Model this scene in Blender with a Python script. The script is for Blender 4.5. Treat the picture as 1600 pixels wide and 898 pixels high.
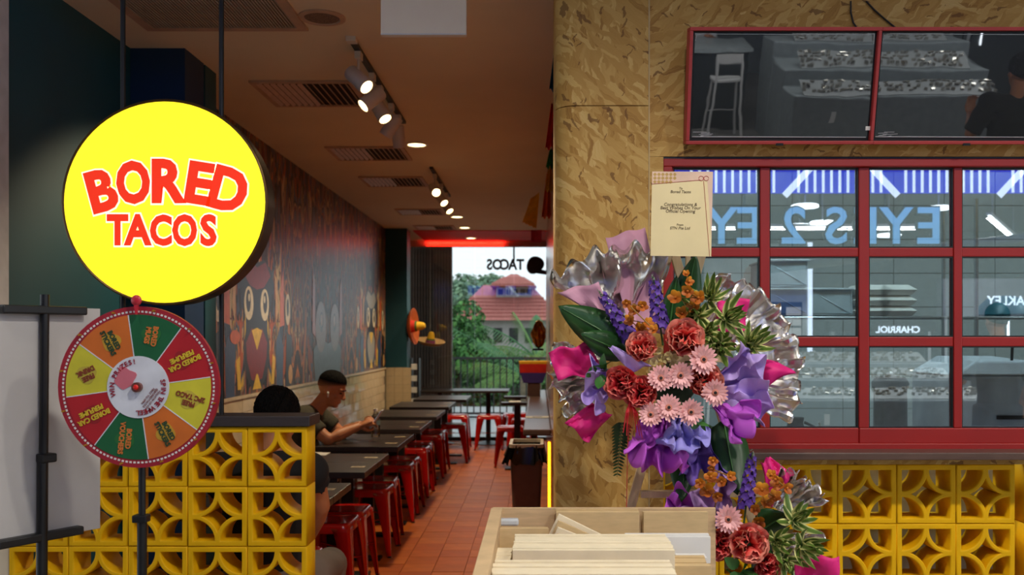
import bpy, bmesh, math, random
from mathutils import Vector, Matrix, Euler, Quaternion
random.seed(7)
SC = bpy.context.scene
COL = SC.collection
for o in list(bpy.data.objects):
    bpy.data.objects.remove(o)

# ------------------------------------------------------------------ camera
FP = 1450.0                     # focal length in pixels of a 1600 x 898 frame
VX, VY = 842.0, 527.0           # vanishing point of the room
CH = 1.47                       # eye height
cam_d = bpy.data.cameras.new('camera')
cam = bpy.data.objects.new('camera', cam_d)
COL.objects.link(cam)
cam.location = (0, 0, CH)
cam.rotation_euler = (math.pi / 2, 0, 0)
cam_d.sensor_width = 36.0
cam_d.lens = FP / 1600.0 * 36.0
cam_d.shift_x = -(VX - 800.0) / 1600.0
cam_d.shift_y = (VY - 449.0) / 1600.0
cam_d.dof.use_dof = True
cam_d.dof.focus_distance = 2.9
cam_d.dof.aperture_fstop = 4.5
cam_d.clip_end = 300
SC.camera = cam

# ------------------------------------------------------------------ world, light, exposure
W = bpy.data.worlds.new('overcast_sky')
SC.world = W
W.use_nodes = True
wn = W.node_tree.nodes
bg = wn['Background']
bg.inputs[0].default_value = (0.86, 0.93, 1.0, 1)
bg.inputs[1].default_value = 1.5
SC.view_settings.view_transform = 'Standard'
SC.view_settings.look = 'None'
SC.view_settings.exposure = 0.0
SC.view_settings.gamma = 1.0
SC.view_settings.use_curve_mapping = False

def lamp(name, kind, loc, rot, power, color, size=0.1, parent=None, spot=None, size_y=None, blend=.5):
    d = bpy.data.lights.new(name, kind)
    d.energy = power
    d.color = color
    if kind == 'AREA':
        d.size = size
        if size_y:
            d.shape = 'RECTANGLE'; d.size_y = size_y
    else:
        d.shadow_soft_size = size
    if kind == 'SPOT':
        d.spot_size = spot; d.spot_blend = blend
    o = bpy.data.objects.new(name, d)
    COL.objects.link(o)
    o.location = loc; o.rotation_euler = rot
    if parent: o.parent = parent
    return o

def px(x, y, Y):
    """the point at depth Y seen at pixel x, y"""
    return Vector(((x - VX) / FP * Y, Y, CH + (VY - y) / FP * Y))
def pxx(x, Y): return (x - VX) / FP * Y
def pxz(y, Y): return CH + (VY - y) / FP * Y

# ------------------------------------------------------------------ materials
def lin(c):
    c = c / 255.0
    return c / 12.92 if c <= 0.04045 else ((c + 0.055) / 1.055) ** 2.4
def rgb(*c): return tuple(lin(v) for v in c) + (1.0,)

MATS = {}
def pm(name, col, rough=0.5, metal=0.0, var=0.12, scale=12.0, bump=0.0, emit=None, estr=0.0,
       spec=None, trans=0.0, stretch=None, coat=0.0, sub=0.0, alpha=1.0):
    """a principled material with procedural colour variation and fine relief"""
    if name in MATS: return MATS[name]
    m = bpy.data.materials.new(name); m.use_nodes = True
    nt = m.node_tree; N = nt.nodes; L = nt.links
    b = N['Principled BSDF']
    c = rgb(*col)
    tc = N.new('ShaderNodeTexCoord'); mp = N.new('ShaderNodeMapping')
    L.new(tc.outputs['Object'], mp.inputs['Vector'])
    if stretch: mp.inputs['Scale'].default_value = stretch
    nz = N.new('ShaderNodeTexNoise'); nz.inputs['Scale'].default_value = scale
    nz.inputs['Detail'].default_value = 4
    L.new(mp.outputs[0], nz.inputs['Vector'])
    rp = N.new('ShaderNodeValToRGB')
    rp.color_ramp.elements[0].position = 0.3; rp.color_ramp.elements[1].position = 0.7
    rp.color_ramp.elements[0].color = tuple(max(0, v * (1 - var)) for v in c[:3]) + (1,)
    rp.color_ramp.elements[1].color = tuple(min(1, v * (1 + var)) for v in c[:3]) + (1,)
    L.new(nz.outputs['Fac'], rp.inputs[0])
    L.new(rp.outputs[0], b.inputs['Base Color'])
    b.inputs['Roughness'].default_value = rough
    b.inputs['Metallic'].default_value = metal
    if spec is not None: b.inputs['Specular IOR Level'].default_value = spec
    if trans: b.inputs['Transmission Weight'].default_value = trans
    if coat: b.inputs['Coat Weight'].default_value = coat
    if sub:
        b.inputs['Subsurface Weight'].default_value = sub
        b.inputs['Subsurface Radius'].default_value = (.01, .005, .003)
    if alpha < 1: b.inputs['Alpha'].default_value = alpha
    if bump:
        bp = N.new('ShaderNodeBump'); bp.inputs['Strength'].default_value = bump
        bp.inputs['Distance'].default_value = 0.01
        L.new(nz.outputs['Fac'], bp.inputs['Height']); L.new(bp.outputs[0], b.inputs['Normal'])
    if emit:
        b.inputs['Emission Color'].default_value = rgb(*emit)
        b.inputs['Emission Strength'].default_value = estr
    MATS[name] = m
    return m

def nodes_of(name):
    m = bpy.data.materials.new(name); m.use_nodes = True
    MATS[name] = m
    return m, m.node_tree.nodes, m.node_tree.links, m.node_tree.nodes['Principled BSDF']

def osb(name, vertical):
    """oriented strand board: layers of long overlapping wood flakes"""
    m, N, L, b = nodes_of(name)
    tc = N.new('ShaderNodeTexCoord')
    wob = N.new('ShaderNodeTexNoise'); wob.inputs['Scale'].default_value = 22.0; wob.inputs['Detail'].default_value = 3
    L.new(tc.outputs['Object'], wob.inputs['Vector'])
    base = hgt = None
    main = math.pi / 2 if vertical else 0.0
    for i, (ang, sc, sd) in enumerate(((0.08, 40, 0.0), (-0.4, 44, 3.7), (0.5, 40, 9.1), (-0.18, 52, 14.3), (0.25, 58, 21.7), (0.9, 56, 31.3))):
        mp = N.new('ShaderNodeMapping')
        mp.inputs['Rotation'].default_value = (0, main + ang, 0)
        mp.inputs['Location'].default_value = (sd, 0, sd * 1.7)
        add = N.new('ShaderNodeVectorMath'); add.operation = 'MULTIPLY_ADD'
        add.inputs[1].default_value = (0.035, 0.0, 0.035)
        L.new(wob.outputs['Color'], add.inputs[0]); L.new(tc.outputs['Object'], add.inputs[2])
        L.new(add.outputs[0], mp.inputs['Vector'])
        mp2 = N.new('ShaderNodeMapping'); mp2.inputs['Scale'].default_value = (0.19, 0.0, 1.0)
        L.new(mp.outputs[0], mp2.inputs['Vector'])
        v = N.new('ShaderNodeTexVoronoi'); v.inputs['Scale'].default_value = sc
        L.new(mp2.outputs[0], v.inputs['Vector'])
        sp = N.new('ShaderNodeSeparateColor'); L.new(v.outputs['Color'], sp.inputs[0])
        gr = N.new('ShaderNodeTexNoise'); gr.inputs['Scale'].default_value = 120; gr.inputs['Detail'].default_value = 4
        mp3 = N.new('ShaderNodeMapping'); mp3.inputs['Scale'].default_value = (0.10, 0.0, 2.4)
        L.new(mp.outputs[0], mp3.inputs['Vector']); L.new(mp3.outputs[0], gr.inputs['Vector'])
        mx = N.new('ShaderNodeMath'); mx.operation = 'MULTIPLY_ADD'; mx.inputs[1].default_value = 0.5
        L.new(gr.outputs['Fac'], mx.inputs[0]); L.new(sp.outputs['Red'], mx.inputs[2])
        mr = N.new('ShaderNodeMath'); mr.operation = 'MULTIPLY'; mr.inputs[1].default_value = 0.68
        L.new(mx.outputs[0], mr.inputs[0])
        rp = N.new('ShaderNodeValToRGB'); cr = rp.color_ramp
        cr.elements[0].position = 0.13; cr.elements[0].color = rgb(148, 104, 48)
        cr.elements[1].position = 0.95; cr.elements[1].color = rgb(218, 184, 120)
        for p, cc in ((0.24, (178, 134, 66)), (0.55, (192, 150, 80)), (0.8, (206, 168, 98))):
            e = cr.elements.new(p); e.color = rgb(*cc)
        L.new(mr.outputs[0], rp.inputs[0])
        if base is None:
            base = rp.outputs[0]; hgt = sp.outputs['Red']
        else:
            gt = N.new('ShaderNodeMath'); gt.operation = 'GREATER_THAN'; gt.inputs[1].default_value = 0.6
            L.new(sp.outputs['Green'], gt.inputs[0])
            mix = N.new('ShaderNodeMix'); mix.data_type = 'RGBA'
            L.new(gt.outputs[0], mix.inputs['Factor']); L.new(base, mix.inputs['A']); L.new(rp.outputs[0], mix.inputs['B'])
            base = mix.outputs['Result']
            hm = N.new('ShaderNodeMix'); hm.data_type = 'FLOAT'
            L.new(gt.outputs[0], hm.inputs['Factor']); L.new(hgt, hm.inputs['A']); L.new(sp.outputs['Red'], hm.inputs['B'])
            hgt = hm.outputs['Result']
    # a few dark slivers of bark
    for sc, rot, thr in ((30, .3, .90), (46, -.5, .88), (38, 1.0, .92)):
        dk = N.new('ShaderNodeTexVoronoi'); dk.inputs['Scale'].default_value = sc
        mp = N.new('ShaderNodeMapping'); mp.inputs['Rotation'].default_value = (0, main + rot, 0)
        ms = N.new('ShaderNodeMapping'); ms.inputs['Scale'].default_value = (0.4, 0, 1.6)
        add = N.new('ShaderNodeVectorMath'); add.operation = 'MULTIPLY_ADD'; add.inputs[1].default_value = (0.06, 0.0, 0.06)
        L.new(wob.outputs['Color'], add.inputs[0]); L.new(tc.outputs['Object'], add.inputs[2])
        L.new(add.outputs[0], mp.inputs['Vector']); L.new(mp.outputs[0], ms.inputs['Vector']); L.new(ms.outputs[0], dk.inputs['Vector'])
        sp = N.new('ShaderNodeSeparateColor'); L.new(dk.outputs['Color'], sp.inputs[0])
        gt = N.new('ShaderNodeMath'); gt.operation = 'GREATER_THAN'; gt.inputs[1].default_value = thr
        L.new(sp.outputs['Blue'], gt.inputs[0])
        lt = N.new('ShaderNodeMath'); lt.operation = 'LESS_THAN'; lt.inputs[1].default_value = 0.30
        L.new(dk.outputs['Distance'], lt.inputs[0])
        ml = N.new('ShaderNodeMath'); ml.operation = 'MULTIPLY'
        L.new(gt.outputs[0], ml.inputs[0]); L.new(lt.outputs[0], ml.inputs[1])
        m6 = N.new('ShaderNodeMath'); m6.operation = 'MULTIPLY'; m6.inputs[1].default_value = .75; L.new(ml.outputs[0], m6.inputs[0])
        mix = N.new('ShaderNodeMix'); mix.data_type = 'RGBA'
        mix.inputs['B'].default_value = rgb(112, 74, 36)
        L.new(m6.outputs[0], mix.inputs['Factor']); L.new(base, mix.inputs['A'])
        base = mix.outputs['Result']
    L.new(base, b.inputs['Base Color'])
    bp = N.new('ShaderNodeBump'); bp.inputs['Strength'].default_value = 0.2; bp.inputs['Distance'].default_value = 0.003
    L.new(hgt, bp.inputs['Height']); L.new(bp.outputs[0], b.inputs['Normal'])
    b.inputs['Roughness'].default_value = 0.6
    b.inputs['Specular IOR Level'].default_value = 0.25
    return m

def glass_mat(name, tint, refl, rough=0.0):
    m, N, L, b = nodes_of(name)
    N.remove(b)
    out = N['Material Output']
    t = N.new('ShaderNodeBsdfTransparent'); t.inputs[0].default_value = tint
    g = N.new('ShaderNodeBsdfGlossy'); g.inputs['Roughness'].default_value = rough
    fr = N.new('ShaderNodeFresnel'); fr.inputs[0].default_value = 1.5
    mx = N.new('ShaderNodeMath'); mx.operation = 'ADD'; mx.inputs[1].default_value = refl; mx.use_clamp = True
    L.new(fr.outputs[0], mx.inputs[0])
    ms = N.new('ShaderNodeMixShader')
    L.new(mx.outputs[0], ms.inputs[0]); L.new(t.outputs[0], ms.inputs[1]); L.new(g.outputs[0], ms.inputs[2])
    L.new(ms.outputs[0], out.inputs['Surface'])
    return m

def screen_mat(name, col, refl):
    m, N, L, b = nodes_of(name)
    out = N['Material Output']
    b.inputs['Base Color'].default_value = rgb(*col); b.inputs['Roughness'].default_value = 0.3
    g = N.new('ShaderNodeBsdfGlossy'); g.inputs['Roughness'].default_value = 0.012
    nz = N.new('ShaderNodeTexNoise'); nz.inputs['Scale'].default_value = 2.2
    bp = N.new('ShaderNodeBump'); bp.inputs['Strength'].default_value = 0.03; bp.inputs['Distance'].default_value = 0.01
    L.new(nz.outputs['Fac'], bp.inputs['Height']); L.new(bp.outputs[0], g.inputs['Normal'])
    ms = N.new('ShaderNodeMixShader'); ms.inputs[0].default_value = refl
    L.new(b.outputs[0], ms.inputs[1]); L.new(g.outputs[0], ms.inputs[2]); L.new(ms.outputs[0], out.inputs['Surface'])
    return m

# ------------------------------------------------------------------ mesh builder
class MB:
    def __init__(s): s.v = []; s.f = []; s.mi = []; s.cur = 0
    def add(s, vs, fs, M=None):
        o = len(s.v)
        for p in vs:
            p = Vector(p)
            s.v.append(tuple(M @ p) if M is not None else tuple(p))
        for f in fs:
            s.f.append(tuple(i + o for i in f)); s.mi.append(s.cur)
        return s
    def box(s, x0, x1, y0, y1, z0, z1, M=None):
        vs = [(x, y, z) for z in (z0, z1) for y in (y0, y1) for x in (x0, x1)]
        fs = [(0, 2, 3, 1), (4, 5, 7, 6), (0, 1, 5, 4), (2, 6, 7, 3), (0, 4, 6, 2), (1, 3, 7, 5)]
        return s.add(vs, fs, M)
    def cbox(s, c, d, M=None):
        return s.box(c[0]-d[0]/2, c[0]+d[0]/2, c[1]-d[1]/2, c[1]+d[1]/2, c[2]-d[2]/2, c[2]+d[2]/2, M)
    def tube(s, pts, r, n=10, cap=True, M=None, flat=1.0):
        pts = [Vector(p) for p in pts]
        rs = r if isinstance(r, (list, tuple)) else [r] * len(pts)
        rings = []
        prev = None
        for i, p in enumerate(pts):
            t = (pts[min(i+1, len(pts)-1)] - pts[max(i-1, 0)])
            if t.length < 1e-9: t = Vector((0, 0, 1))
            t.normalize()
            if prev is None:
                a = Vector((0, 0, 1)) if abs(t.z) < .9 else Vector((1, 0, 0))
                u = t.cross(a).normalized()
            else:
                u = (prev - t * prev.dot(t))
                u = u.normalized() if u.length > 1e-6 else t.orthogonal().normalized()
            prev = u
            w = t.cross(u)
            rings.append([p + (u * math.cos(k * 2*math.pi/n) + w * math.sin(k * 2*math.pi/n) * flat) * rs[i] for k in range(n)])
        vs = [q for rg in rings for q in rg]
        fs = []
        for i in range(len(pts) - 1):
            for k in range(n):
                fs.append((i*n+k, i*n+(k+1) % n, (i+1)*n+(k+1) % n, (i+1)*n+k))
        if cap:
            fs.append(tuple(range(n-1, -1, -1)))
            fs.append(tuple((len(pts)-1)*n+k for k in range(n)))
        return s.add(vs, fs, M)
    def cyl(s, c, r, h, n=24, axis='Z', M=None, r2=None):
        c = Vector(c); d = {'X': Vector((1, 0, 0)), 'Y': Vector((0, 1, 0)), 'Z': Vector((0, 0, 1))}[axis]
        return s.tube([c, c + d * h], [r, r if r2 is None else r2], n, True, M)
    def lathe(s, prof, n=32, M=None, close=False):
        """profile of (radius, z) turned about the local Z axis"""
        vs = []; fs = []
        for (r, z) in prof:
            for k in range(n):
                a = 2*math.pi*k/n
                vs.append((r*math.cos(a), r*math.sin(a), z))
        for i in range(len(prof)-1):
            for k in range(n):
                fs.append((i*n+k, i*n+(k+1) % n, (i+1)*n+(k+1) % n, (i+1)*n+k))
        if prof[0][0] > 1e-6: fs.append(tuple(range(n-1, -1, -1)))
        if prof[-1][0] > 1e-6: fs.append(tuple((len(prof)-1)*n+k for k in range(n)))
        return s.add(vs, fs, M)
    def prism(s, poly, y0, y1, M=None):
        """polygon in XZ extruded along Y"""
        n = len(poly)
        vs = [(x, y0, z) for x, z in poly] + [(x, y1, z) for x, z in poly]
        fs = [tuple(range(n)), tuple(range(2*n-1, n-1, -1))]
        for k in range(n):
            fs.append((k, n+k, n+(k+1) % n, (k+1) % n))
        return s.add(vs, fs, M)
    def grid(s, fn, nu, nv, M=None):
        vs = [fn(i/nu, j/nv) for j in range(nv+1) for i in range(nu+1)]
        fs = [(j*(nu+1)+i, j*(nu+1)+i+1, (j+1)*(nu+1)+i+1, (j+1)*(nu+1)+i) for j in range(nv) for i in range(nu)]
        return s.add(vs, fs, M)
    def ball(s, c, r, nu=16, nv=10, M=None, sc=(1, 1, 1)):
        c = Vector(c)
        pr = []
        vs = []; fs = []
        for j in range(nv+1):
            th = math.pi*j/nv
            for k in range(nu):
                a = 2*math.pi*k/nu
                vs.append((c.x + r*sc[0]*math.sin(th)*math.cos(a), c.y + r*sc[1]*math.sin(th)*math.sin(a), c.z + r*sc[2]*math.cos(th)))
        for j in range(nv):
            for k in range(nu):
                fs.append((j*nu+k, (j+1)*nu+k, (j+1)*nu+(k+1) % nu, j*nu+(k+1) % nu))
        return s.add(vs, fs, M)
    def mesh(s, name, mats, smooth=False):
        me = bpy.data.meshes.new(name)
        me.from_pydata(s.v, [], s.f)
        if not isinstance(mats, (list, tuple)): mats = [mats]
        for m in mats: me.materials.append(m)
        if len(mats) > 1: me.polygons.foreach_set('material_index', s.mi)
        bm = bmesh.new(); bm.from_mesh(me)
        bmesh.ops.remove_doubles(bm, verts=bm.verts, dist=1e-6)
        bmesh.ops.recalc_face_normals(bm, faces=bm.faces)
        bm.to_mesh(me); bm.free()
        if smooth:
            me.polygons.foreach_set('use_smooth', [True]*len(me.polygons))
            try: me.set_sharp_from_angle(angle=math.radians(40 if smooth is True else smooth))
            except Exception: pass
        return me
    def build(s, name, mats, parent=None, smooth=False, bevel=0, loc=None, solid=0, subd=0, seg=2):
        return link(name, s.mesh(name, mats, smooth), parent, bevel, loc, solid, subd, seg)

def link(name, me, parent=None, bevel=0, loc=None, solid=0, subd=0, seg=2):
    o = bpy.data.objects.new(name, me)
    COL.objects.link(o)
    if parent is not None: o.parent = parent
    if loc is not None: o.location = loc
    if solid:
        md = o.modifiers.new('solid', 'SOLIDIFY'); md.thickness = solid; md.offset = 0
    if bevel:
        md = o.modifiers.new('bevel', 'BEVEL'); md.width = bevel; md.segments = seg; md.limit_method = 'ANGLE'
        md.angle_limit = math.radians(40)
    if subd:
        md = o.modifiers.new('sub', 'SUBSURF'); md.levels = subd; md.render_levels = subd
    return o

def tag(o, label=None, cat=None, group=None, kind=None):
    if label: o['label'] = label
    if cat: o['category'] = cat
    if group: o['group'] = group
    if kind: o['kind'] = kind
    return o

def thing(name, label, cat, loc=(0, 0, 0), rotz=0, group=None, rot=None):
    o = bpy.data.objects.new(name, None)
    o.empty_display_size = 0.05
    COL.objects.link(o)
    o.location = loc
    o.rotation_euler = rot if rot else (0, 0, rotz)
    return tag(o, label, cat, group)

def dup(root, loc=None, rot=None, label=None, group=None, parent=None):
    r = root.copy(); COL.objects.link(r)
    if parent is not None: r.parent = parent
    if loc is not None: r.location = loc
    if rot is not None: r.rotation_euler = rot
    if label: r['label'] = label
    if group: r['group'] = group
    for ch in list(root.children):
        dup(ch, parent=r)
    return r

def structure(o, label=None):
    o['kind'] = 'structure'
    if label: o['label'] = label
    return o

def frame(origin, xa, ya=None, za=None):
    """matrix with the given x direction and z direction hint"""
    x = Vector(xa).normalized(); z = Vector(za).normalized()
    y = z.cross(x).normalized(); z = x.cross(y)
    M = Matrix((x, y, z)).transposed().to_4x4(); M.translation = Vector(origin)
    return M

def zframe(origin, z, up=(0, 0, 1), roll=0):
    """matrix whose local Z points along z"""
    z = Vector(z).normalized(); u = Vector(up)
    x = u.cross(z)
    if x.length < 1e-4: x = Vector((1, 0, 0)).cross(z)
    x.normalize(); y = z.cross(x)
    M = Matrix((x, y, z)).transposed().to_4x4()
    M = M @ Matrix.Rotation(roll, 4, 'Z'); M.translation = Vector(origin)
    return M

def text_mesh(body, size, offset=0.0, extrude=0.001, space=1.0, align='CENTER', xs=1.0, shear=0, res=3):
    c = bpy.data.curves.new('lettering', 'FONT')
    c.body = body; c.size = size; c.offset = offset; c.extrude = extrude
    c.space_character = space; c.align_x = align; c.align_y = 'CENTER'; c.resolution_u = res; c.shear = shear
    o = bpy.data.objects.new('lettering_tmp', c); COL.objects.link(o)
    dg = bpy.context.evaluated_depsgraph_get()
    me = bpy.data.meshes.new_from_object(o.evaluated_get(dg))
    bpy.data.objects.remove(o); bpy.data.curves.remove(c)
    if xs != 1.0:
        for v in me.vertices: v.co.x *= xs
    return me
def lettering(body, size, mat, parent, M, name='lettering', **kw):
    me = text_mesh(body, size, **kw)
    me.materials.clear(); me.materials.append(mat)
    o = link(name, me, parent)
    o.matrix_local = M
    return o
FACE_FRONT = Matrix.Rotation(math.pi/2, 4, 'X')     # text plane XY -> XZ, read from -Y
def at_front(x, y, z, roll=0):
    return Matrix.Translation((x, y, z)) @ FACE_FRONT @ Matrix.Rotation(roll, 4, 'Z')
# ================================================================== materials used all over
M_TEAL = pm('teal_paint', (14, 74, 88), .55, var=.08, scale=3)
M_NAVY = pm('navy_paint', (6, 48, 86), .55, var=.08, scale=3)
M_CEIL = pm('ceiling_paint', (226, 220, 200), .85, var=.04, scale=2)
M_WHITE = pm('white_paint', (214, 212, 206), .6, var=.04, scale=5)
M_OSBV = osb('strand_board_upright', True)
M_OSBH = osb('strand_board_flat', False)
M_OSBP = pm('strand_board_edge', (176, 140, 82), .7, var=.25, scale=40)
M_RED = pm('red_window_paint', (150, 22, 15), .42, var=.06, scale=6)
M_REDTV = pm('red_timber_paint', (168, 52, 50), .5, var=.08, scale=9, stretch=(1, 1, 6))
M_YEL = pm('yellow_block_paint', (230, 176, 4), .6, spec=.2, var=.07, scale=14, bump=.15)
M_BLACK = pm('black_metal', (18, 18, 19), .42, var=.2, scale=20)
M_BLACKP = pm('black_plastic', (14, 14, 15), .5, var=.2, scale=20)
M_DARKTOP = pm('dark_laminate', (44, 38, 36), .36, var=.18, scale=18, stretch=(1, 6, 1))
M_CAP = pm('grey_timber_cap', (52, 44, 44), .5, var=.15, scale=20, stretch=(1, 8, 8))
M_LEDGE = pm('brown_ledge', (88, 66, 56), .35, var=.15, scale=14, stretch=(1, 8, 8))
M_TILE = pm('cream_glazed_tile', (224, 208, 180), .09, var=.06, scale=9, bump=.06)
M_GROUT = pm('grout', (150, 138, 120), .9, var=.1, scale=30)
M_TERRA = [pm('terracotta_tile_%s' % k, c, .5, var=.1, scale=9, bump=.05, spec=.3) for k, c in
           (('orange', (190, 97, 34)), ('rust', (182, 89, 30)), ('pale', (196, 104, 38)), ('brick', (184, 93, 28)))]
M_TGROUT = pm('floor_grout', (176, 104, 62), .85, var=.15, scale=40)
M_STOOL = pm('red_enamel', (190, 22, 16), .22, var=.06, scale=8, coat=.5)
M_STEEL = pm('brushed_steel', (190, 192, 194), .32, metal=.9, var=.06, scale=30, stretch=(1, 1, 8))
M_PALEMETAL = pm('white_metal', (222, 220, 214), .4, var=.04)
M_PAPER = pm('white_paper', (226, 224, 218), .7, var=.03)
M_KRAFT = pm('kraft_paper', (206, 178, 130), .75, var=.08, scale=18, stretch=(1, 1, 5))
M_KRAFTL = pm('pale_kraft_paper', (238, 224, 192), .75, var=.06, scale=18)
M_PLY = pm('pale_plywood', (206, 176, 134), .6, var=.12, scale=14, stretch=(1, 1, 7))
M_CONC = pm('grey_paving', (168, 170, 170), .7, var=.08, scale=7)
M_COPPER = pm('brown_gloss_laminate', (150, 92, 50), .2, var=.3, scale=9, stretch=(1, 1, .3))
M_SLAT = pm('dark_timber_slat', (128, 106, 92), .6, var=.25, scale=18, stretch=(6, 6, .6))
M_GLASS_W = glass_mat('window_glass', (.80, .88, .89, 1), .26)
M_GLASS_B = glass_mat('back_glass', (.93, .96, .95, 1), .03)
M_SCREEN = screen_mat('dark_screen', (7, 9, 9), .2)

YF = 3.13          # the shop front
XW = -1.95         # left wall
XR = 0.10          # right inner wall
ZC = 2.85          # ceiling
YB = 13.25         # back glazing

# ================================================================== floors
fl = structure(MB().box(XW-.3, XR+.3, 3.0, YB, -.12, -.012).build('floor', M_TGROUT), 'terracotta tiled floor of the taco shop')
T = .2; G = .003
tm = [MB().box(-T/2+G/2, T/2-G/2, -T/2+G/2, T/2-G/2, -.012, 0).mesh('floor_tile', m) for m in M_TERRA]
rest = MB()
near = []
rows = int((YB-3.02)/T); cols = 11
for r in range(rows):
    for c in range(cols):
        cx = XW + .1 + T*c - .12; cy = 3.02 + T*(r+.5)
        if cx > XR+.2: continue
        vis = (cy > 5.4 and cx > -1.3)
        near.append((0 if vis else 1, cy, cx))
near.sort()
for i, (v, cy, cx) in enumerate(near):
    if i < 300:
        o = link('floor_tile', tm[(i*7+int(cx*50)) % 4], fl, bevel=0)
        o.location = (cx, cy, random.uniform(-.0008, .0008))
    else:
        rest.cur = random.randrange(4)
        rest.box(cx-T/2+G/2, cx+T/2-G/2, cy-T/2+G/2, cy+T/2-G/2, -.012, 0)
ro = rest.build('floor_tile_field', M_TERRA, fl); ro['kind'] = 'stuff'
structure(MB().box(-12, 12, -10, 3.0, -.12, 0).build('floor_mall', pm('mall_floor', (150, 146, 140), .3, var=.05, scale=3)), 'pale mall walkway floor')
structure(MB().box(-9, 12, YB, 20, -.14, -.02).build('floor_terrace', M_CONC), 'pale grey paved terrace behind the glass')

# ================================================================== ceiling
structure(MB().box(XW-.3, XR+.2, 3.05, YB+.3, ZC, ZC+.1).build('ceiling', M_CEIL), 'plain ceiling of the taco shop')
structure(MB().box(XR+.2, 8, 3.3, 6.8, ZC, ZC+.1).build('ceiling_kitchen', M_WHITE), 'white kitchen ceiling')
structure(MB().box(-12, 12, -10, 3.05, 3.3, 3.4).build('ceiling_mall', pm('mall_ceiling', (150, 148, 146), .85, var=.04)), 'ceiling over the mall walkway')
structure(MB().box(-12, XR-.04, 3.02, 3.16, 2.78, 3.3).build('wall_header', M_WHITE), 'white header over the shop opening')
# ceiling strip, red light put into its colour, before the back glazing
rs = structure(MB().box(XW+.33, XR-.002, 11.95, YB-.01, ZC-.012, ZC).build('trim_1', pm('red_lit_ceiling', (232, 40, 30), .6, var=.05)), 'red ceiling strip in front of the back glazing')

# ================================================================== left wall
wl = structure(MB().box(XW-.15, XW, 3.36, YB+.05, 0, ZC).build('wall_left', M_TEAL), 'dark teal side wall')
tw, th = .2, .098
wt = MB().box(0, .008, -tw/2+.0015, tw/2-.0015, -th/2+.0015, th/2-.0015).mesh('tile', M_TILE)
structure(MB().box(XW, XW+.004, 4.86, 11.72, 0, 1.075).build('trim_2', M_GROUT), 'grout bed of the tiled wall')
wtl = bpy.data.objects['trim_2']
n = 0
wrest = MB()
for r in range(11):
    for c in range(35):
        y = 4.87 + tw*(c + (.5 if r % 2 else 0)) + tw/2; z = th*(r+.5)
        if y > 11.64: continue
        if y > 5.6 and n < 290 and z > .1:
            o = link('tile', wt, wtl); o.location = (XW+.004, y, z)
            o.rotation_euler = (0, random.uniform(-.018, .018), random.uniform(-.018, .018)); n += 1
        else:
            wrest.box(XW+.004, XW+.012, y-tw/2+.0015, y+tw/2-.0015, z-th/2+.0015, z+th/2-.0015)
o = wrest.build('tile_field', M_TILE, wtl); o['kind'] = 'stuff'
structure(MB().box(XW, XW+.022, 4.86, 11.72, 1.072, 1.09).build('trim_3', pm('pale_tile_trim', (214, 198, 170), .3)), 'pale ledge capping the wall tiles')
# near pier with a step
pr = structure(MB().box(XW, -1.69, 4.43, 4.68, 0, ZC).build('wall_left_pier', M_NAVY), 'navy blue pier on the side wall')
MB().box(XW, -1.69, 4.70, 4.86, 0, ZC).build('pier_strip', M_TEAL, pr)
MB().box(XW, -1.70, 4.68, 4.70, 0, ZC).build('groove', M_BLACK, pr)
# far pier with square tiles
pf = structure(MB().box(XW, -1.67, 11.75, 12.05, 0, ZC).build('wall_left_column', M_TEAL), 'dark teal column at the back of the shop')
st = MB().box(-.052, .052, -.006, 0, -.052, .052).mesh('tile', pm('column_tile', (206, 186, 150), .25, var=.06))
MB().box(XW-.002, -1.665, 11.735, 11.75, 0, 1.09).build('grout_bed', M_GROUT, pf)
for r in range(10):
    for c in range(3):
        o = link('tile', st, pf); o.location = (-1.9+.106*c+.02, 11.735, 1.035-.106*r)
# white jamb at the far left
jb = structure(MB().box(-3.2, -1.925, 3.2, 3.37, 1.15, 3.3).build('wall_front_left', pm('white_jamb', (196, 196, 198), .7)), 'white wall end at the shop opening')
jl = structure(MB().box(-3.2, -1.925, 3.2, 3.37, 0, 1.15).build('wall_front_left_base', M_GROUT), 'tiled foot of the white wall end')
jt = MB().box(-.098, .098, -.006, 0, -.048, .048).mesh('tile', pm('jamb_tile', (205, 200, 192), .3))
for r in range(11):
    for c in range(3):
        o = link('tile', jt, jl); o.location = (-2.03-.2*c - (.1 if r % 2 else 0), 3.2, .055+.1*r)

# ================================================================== right wall of the room
structure(MB().box(XR, XR+.1, 3.6, YB, 0, ZC).build('wall_right', M_COPPER), 'glossy brown panelled wall on the right of the aisle')

# ================================================================== shop front of strand board
wf = structure(MB().box(.14, .40, 3.16, 3.62, 0, 3.3).build('wall_front', M_OSBP), 'strand board shop front')
def pillar_panel(z0, z1):
    p = []
    R = .075; x0 = .056; yf = 3.10
    p.append((x0, 3.58))
    for k in range(9):
        a = math.pi + (math.pi/2)*k/8
        p.append((x0+R+R*math.cos(a), yf+R+R*math.sin(a)))
    p.append((.366, yf))
    p.append((.366, yf+.05)); p.append((x0+.08, yf+.06)); p.append((x0+.08, 3.58))
    m = MB()
    n = len(p)
    vs = [(a, b, z0) for a, b in p] + [(a, b, z1) for a, b in p]
    fs = [tuple(range(n)), tuple(range(2*n-1, n-1, -1))] + [(k, (k+1) % n, n+(k+1) % n, n+k) for k in range(n)]
    m.add(vs, fs)
    return m.build('strand_board_panel', M_OSBV, wf, smooth=35)
zseam = pxz(165, 3.10)
pillar_panel(0, zseam-.0015); pillar_panel(zseam+.0015, 3.3)
MB().box(.3665, .3705, 3.099, 3.12, 0, 3.3).build('joint_strip', pm('pale_joint_filler', (196, 170, 122), .7), wf)
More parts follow.
